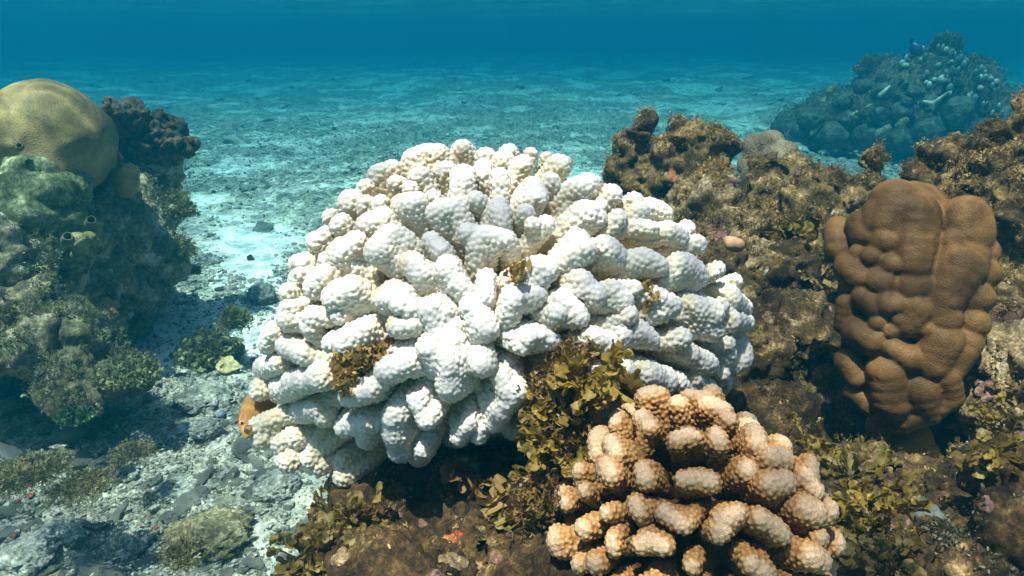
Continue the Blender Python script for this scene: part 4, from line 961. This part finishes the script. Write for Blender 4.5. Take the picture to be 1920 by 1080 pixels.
# ------------------------------------------------------------------ loose stones and rubble on the seabed
def gz(x, y): return float(ground_z(np.array([x]), np.array([y]))[0])
def on_floor(px, py):
    v = ray(px, py); t = 1.0
    for _ in range(12):
        p = np.array([0, 0, H]) + v * t; t += (gz(p[0], p[1]) - p[2]) / v[2]
    return np.array([0, 0, H]) + v * t, t
M_STONE = mat_reef('rubble_stone', [(0.10, 0.095, 0.07), (0.27, 0.25, 0.19), (0.45, 0.42, 0.33), (0.62, 0.59, 0.5)], 24, 120, [((0.10, 0.10, 0.045), 26, 0.63), ((0.36, 0.14, 0.10), 30, 0.70)], .010)
M_STONE_P = mat_reef('pale_stone', [(0.25, 0.23, 0.18), (0.45, 0.42, 0.34), (0.62, 0.6, 0.52)], 24, 130, [((0.12, 0.12, 0.06), 22, 0.66)], .010)
M_MUST = mat_reef('mustard_stone', [(0.07, 0.055, 0.03), (0.20, 0.16, 0.08), (0.36, 0.30, 0.15), (0.52, 0.48, 0.32)], 24, 130, [((0.10, 0.09, 0.045), 20, .53)], .012)
M_RED = mat_reef('red_sponge', [(0.12, 0.03, 0.02), (0.28, 0.08, 0.05), (0.36, 0.14, 0.09)], 60, 240)
def stone_mesh(k, sub=3, amp=.3, flat=.6):
    rng = np.random.default_rng(900 + k); V, F = ICO[sub]; V = V * rng.uniform(.7, 1.2, 3) * [1, 1, flat]
    if k < 10 and k % 2: V = V * [1.5, .55, .8] + np.stack([0 * V[:, 0], .3 * V[:, 0] ** 2, .15 * V[:, 0]], 1)
    V = V * (1 + amp * fbm(V + 3 * k, 1.3, 5, k, .65)[:, None]); n = 1 + .16 * fbm(V, 4.5, 4, k, .7, True)[:, None] - .12 * np.clip(1 - cells(V, 3.2, k) * 1.8, 0, 1)[:, None]
    return mesh_np('rubble_stone', V * n, F)
protos = [stone_mesh(k, 4, .55, .55) for k in range(10)]
for k, m in enumerate(protos): m.materials.append(M_STONE if k % 3 else M_STONE_P)
rg = np.random.default_rng(77); n = 0; placed = []
def put(x, y, s, m, label, group, sink=.25, rot=None, mat=None, name='rubble_stone', cat='stone'):
    o = bpy.data.objects.new(name, m); C.objects.link(o); z = gz(x, y); o.location = (x, y, z + s * (.5 - sink) * .5)
    o.scale = (s, s * rg.uniform(.8, 1.2), s); o.rotation_euler = (rg.normal(0, .3), rg.normal(0, .3), rg.uniform(0, 6.28)); tag(o, label, cat, group); return o
# near rubble, left foreground
while n < 285:
    px, py = rg.uniform(-40, 640), 640 + 470 * rg.random() ** .8
    if px > 590 and py < 900: continue
    p, t = on_floor(px, py)
    if p[1] > 1.9: continue
    if (px - 430) ** 2 + (py - 690) ** 2 < 60 ** 2 or (px < 120 and 680 < py < 800 and rg.random() < .7): continue
    rpx = np.clip(rg.lognormal(2.15, .55), 5, 34)
    put(p[0], p[1], px_r(rpx, t), protos[rg.integers(10)], 'grey coral rubble piece lying loose in the left foreground', 'rubble stones in the left foreground', .3); n += 1
far_protos = [stone_mesh(40 + k, 3, .9, .45) for k in range(6)]
for k, m in enumerate(far_protos): m.materials.append(M_STONE)
n = 0
while n < 290:
    y = 2.0 + 12 * rg.random() ** 1.6; x = rg.uniform(-.95, .95) * y
    if x < -.55 * y and y < 2.8: continue
    if rubble_mask(np.array([x]), np.array([y]))[0] < .35 and rg.random() < .8: continue
    put(x, y, rg.lognormal(-4.05, .45) * (1 + .12 * y), far_protos[rg.integers(6)], 'dark rubble lump scattered on the open seabed behind the white coral', 'rubble lumps on the open seabed', .35, name='rubble_lump'); n += 1
def stone_at(px, py, rpx, mat, label, name='stone', cat='stone', k=0, flat=.7, amp=.35, asp=1.0, weedm=None):
    p, t = on_floor(px, py + rpx * .5); s = px_r(rpx, t); me = stone_mesh(60 + k, 5, amp, flat); V = verts(me); V = V * (1 + .07 * fbm(V, 11, 4, k, .75, True) - .06 * np.clip(1 - cells(V, 7, k) * 1.7, 0, 1))[:, None] * [s * asp, s, s]; me.name = name
    N = None; setv(me, V)
    if weedm is None: o = obj(name, me, mat); o.location = p + [0, 0, s * flat * .45]; tag(o, label, cat)
    else:
        th = thing(name, p, label, cat); V = verts(me) + [0, 0, s * flat * .45]; setv(me, V); P, N_ = surf_samples(me, weedm[1], -.2, np.random.default_rng(k))
        o = obj('stone', me, mat, th); t_ = obj('algae_turf', tuft_mesh('algae_turf', P, N_, weedm[2], 3, .7, 'fan', np.random.default_rng(k)), weedm[0], th); t_['kind'] = 'stuff'
stone_at(494, 552, 26, M_STONE, 'grey stone with reddish patches on the sand beside the white coral', k=1, flat=1.0)
stone_at(395, 655, 48, M_LEFT, 'dark weedy rock lying on the sand left of the white coral', k=2, flat=.6, weedm=(T_GREEN, 500, .014))
stone_at(425, 672, 18, M_STONE, 'small dark stone under the yellow shell', k=3)
stone_at(230, 755, 30, M_STONE_P, 'pale round coral disc standing in the rubble', k=4, flat=1.1, amp=.12)
stone_at(215, 770, 22, M_DARK, 'dark stone beside the pale round coral disc', k=5)
stone_at(330, 905, 36, M_STONE_P, 'large pale flat stone in the middle of the left rubble', k=6, flat=.28, asp=1.1)
stone_at(400, 985, 64, M_MUST, 'mustard-yellow encrusted rock at the bottom left of centre', k=7, flat=.55, amp=.5)
stone_at(385, 740, 40, M_STONE, 'rounded grey-brown rock in the rubble left of the fish', k=8, flat=.6)
stone_at(270, 820, 30, M_STONE, 'broad grey rock above the large pale flat stone', k=9, flat=.5)
stone_at(385, 800, 22, M_STONE_P, 'pale rounded lump left of the white coral bottom', k=10, flat=.8)
stone_at(415, 775, 8, simple('violet_pebble', (0.16, 0.16, 0.26), .7), 'small violet pebble left of the fish', 'pebble', 'pebble', k=11)
stone_at(520, 900, 34, M_STONE_P, 'pale rough stone under the lowest left branches of the white coral', k=12, flat=.5)
stone_at(120, 990, 36, M_STONE_P, 'grey encrusted stone near the bottom left corner', k=13, flat=.5, amp=.5)
stone_at(60, 1030, 34, M_STONE_P, 'pale stone in the bottom left corner', k=14, flat=.5, amp=.5)
stone_at(240, 1010, 40, M_STONE, 'grey stone left of the mustard-yellow rock', k=15, flat=.5, amp=.5)
stone_at(75, 800, 16, M_STONE, 'bluish slab on the pale sand at the left', k=16, flat=.4, asp=1.6)
stone_at(20, 760, 18, M_STONE, 'small dark stone on the pale sand at the left edge', k=17)
stone_at(415, 540, 7, M_DARK, 'dark pebble pair on the sand channel', k=18, flat=.4, asp=1.6)
stone_at(470, 484, 6, M_DARK, 'small dark weedy fragment on the bright sand left of the white coral', k=19, flat=.9, amp=.7)
for k, (x, y, r) in enumerate([(298,775,7),(322,812,9),(200,811,9),(455,843,6),(258,1018,9),(294,1000,7),(60,938,8),(35,948,6),(30,1012,8),(268,997,5)]):
    p, t = on_floor(x, y); s = px_r(r * .65, t); me = stone_mesh(200 + k, 3, .9, .35); setv(me, verts(me) * s); me.name = 'red_sponge'
    o = obj('red_sponge', me, M_RED); o.location = p + [0, 0, s * .5 + .008]; tag(o, 'small brick-red sponge crust on the rubble at the lower left', 'sponge', 'red sponge crusts on the left rubble')
def shell():
    p, t = on_floor(430, 697); p = p + [0, 0, .014]; s = px_r(23, t)
    # a curled yellow leaf-like shell half: scalloped, ridged lengthwise
    V, F = [], []; nu, nv = 26, 14
    for i in range(nu):
        a = i / (nu - 1); x = (a - .45) * 2.1; wid = (math.sin(min(1, a * 1.12) * math.pi) ** .6) * (.62 if a < .62 else .42) + .05
        for j in range(nv):
            b = j / (nv - 1) * 2 - 1; ridge = .10 * math.cos(b * 7) + .05 * math.sin(a * 20 + b * 4)
            V.append((x * s, b * wid * s, (.55 * (1 - b * b) * wid + ridge * .35 + .42 * max(0, b) * math.sin(a * 3.14)) * s))
    F = [(i * nv + j, i * nv + j + 1, (i + 1) * nv + j + 1, (i + 1) * nv + j) for i in range(nu - 1) for j in range(nv - 1)]
    me = mesh_np('shell', V, F); m, nt, b = new_mat('yellow_shell'); k = NB(nt)
    k.l(k.ramp(k.noise(90, 4, .6, 1.0), [(.35, (.38, .22, .05)), (.55, (.62, .5, .2)), (.7, (.66, .62, .4))]), b.inputs['Base Color']); b.inputs['Roughness'].default_value = .55
    o = obj('shell', me, m); o.location = p; o.rotation_euler = (math.radians(28), 0, math.radians(-8)); sm = o.modifiers.new('thickness', 'SOLIDIFY'); sm.thickness = .0012
    tag(o, 'yellow ridged shell lying on the rubble left of the white coral', 'shell')
shell()
# grit: crumbs too many to count
def grit():
    n = 60000; r = np.random.default_rng(5); X = np.concatenate([r.uniform(-1.7, .0, n), r.uniform(-3, 3, n // 2)]); Y = np.concatenate([.6 + 1.9 * r.random(n), 2 + 4 * r.random(n // 2)])
    keep = (fbm(np.stack([X, Y, 0 * X], 1), 5, 3, 3) + rubble_mask(X, Y) - .35) > r.uniform(-.5, .6, len(X)); X, Y = X[keep], Y[keep]; Z = ground_z(X, Y); n = len(X)
    T, F = ICO[1]; s = r.lognormal(-5.6, .5, n) * (1 + .5 * (Y > 2)); S = r.uniform(.5, 1.4, (n, 1, 3)); A = r.uniform(0, 6.28, n); V = T[None] * S * s[:, None, None] * (1 + r.normal(0, .13, (n, len(T), 1)))
    c, q = np.cos(A)[:, None], np.sin(A)[:, None]; V = np.stack([V[..., 0] * c - V[..., 1] * q, V[..., 0] * q + V[..., 1] * c, V[..., 2] * .7], -1)
    V += np.stack([X, Y, Z + s * .2], 1)[:, None]; F = F[None] + (np.arange(n) * len(T))[:, None, None]
    me = mesh_np('grit', V.reshape(-1, 3), F.reshape(-1, 3)); me.polygons.foreach_set('use_smooth', np.zeros(len(me.polygons), bool))
    m, nt, b = new_mat('grit'); k = NB(nt); k.l(k.ramp(k.noise(140, 3, .8), [(.35, (.06, .055, .04)), (.5, (.25, .22, .16)), (.65, (.6, .57, .48))]), b.inputs['Base Color']); b.inputs['Roughness'].default_value = .9
    o = obj('coral_grit', me, m); tag(o, 'loose coral crumbs and grit strewn over the seabed', 'gravel', kind='stuff')
grit()

def floor_turf():
    r = np.random.default_rng(8); n = 16000; X = r.uniform(-1.6, .1, n); Y = .65 + 1.7 * r.random(n); P = np.stack([X, Y, ground_z(X, Y)], 1)
    keep = fbm(P * [1, 1, 0], 7, 4, 33, .6) + .5 * (rubble_mask(X, Y) - .45) > .02; P = P[keep]
    me = tuft_mesh('ground_algae', P, np.tile([0, 0, 1.0], (len(P), 1)), .0055, 4, .9, 'fork', r, jitter=1.2)
    o = obj('ground_algae', me, T_GREEN); tag(o, 'short green-brown algae fuzz growing over the rubble', 'algae', kind='stuff')
floor_turf()
build_haze()
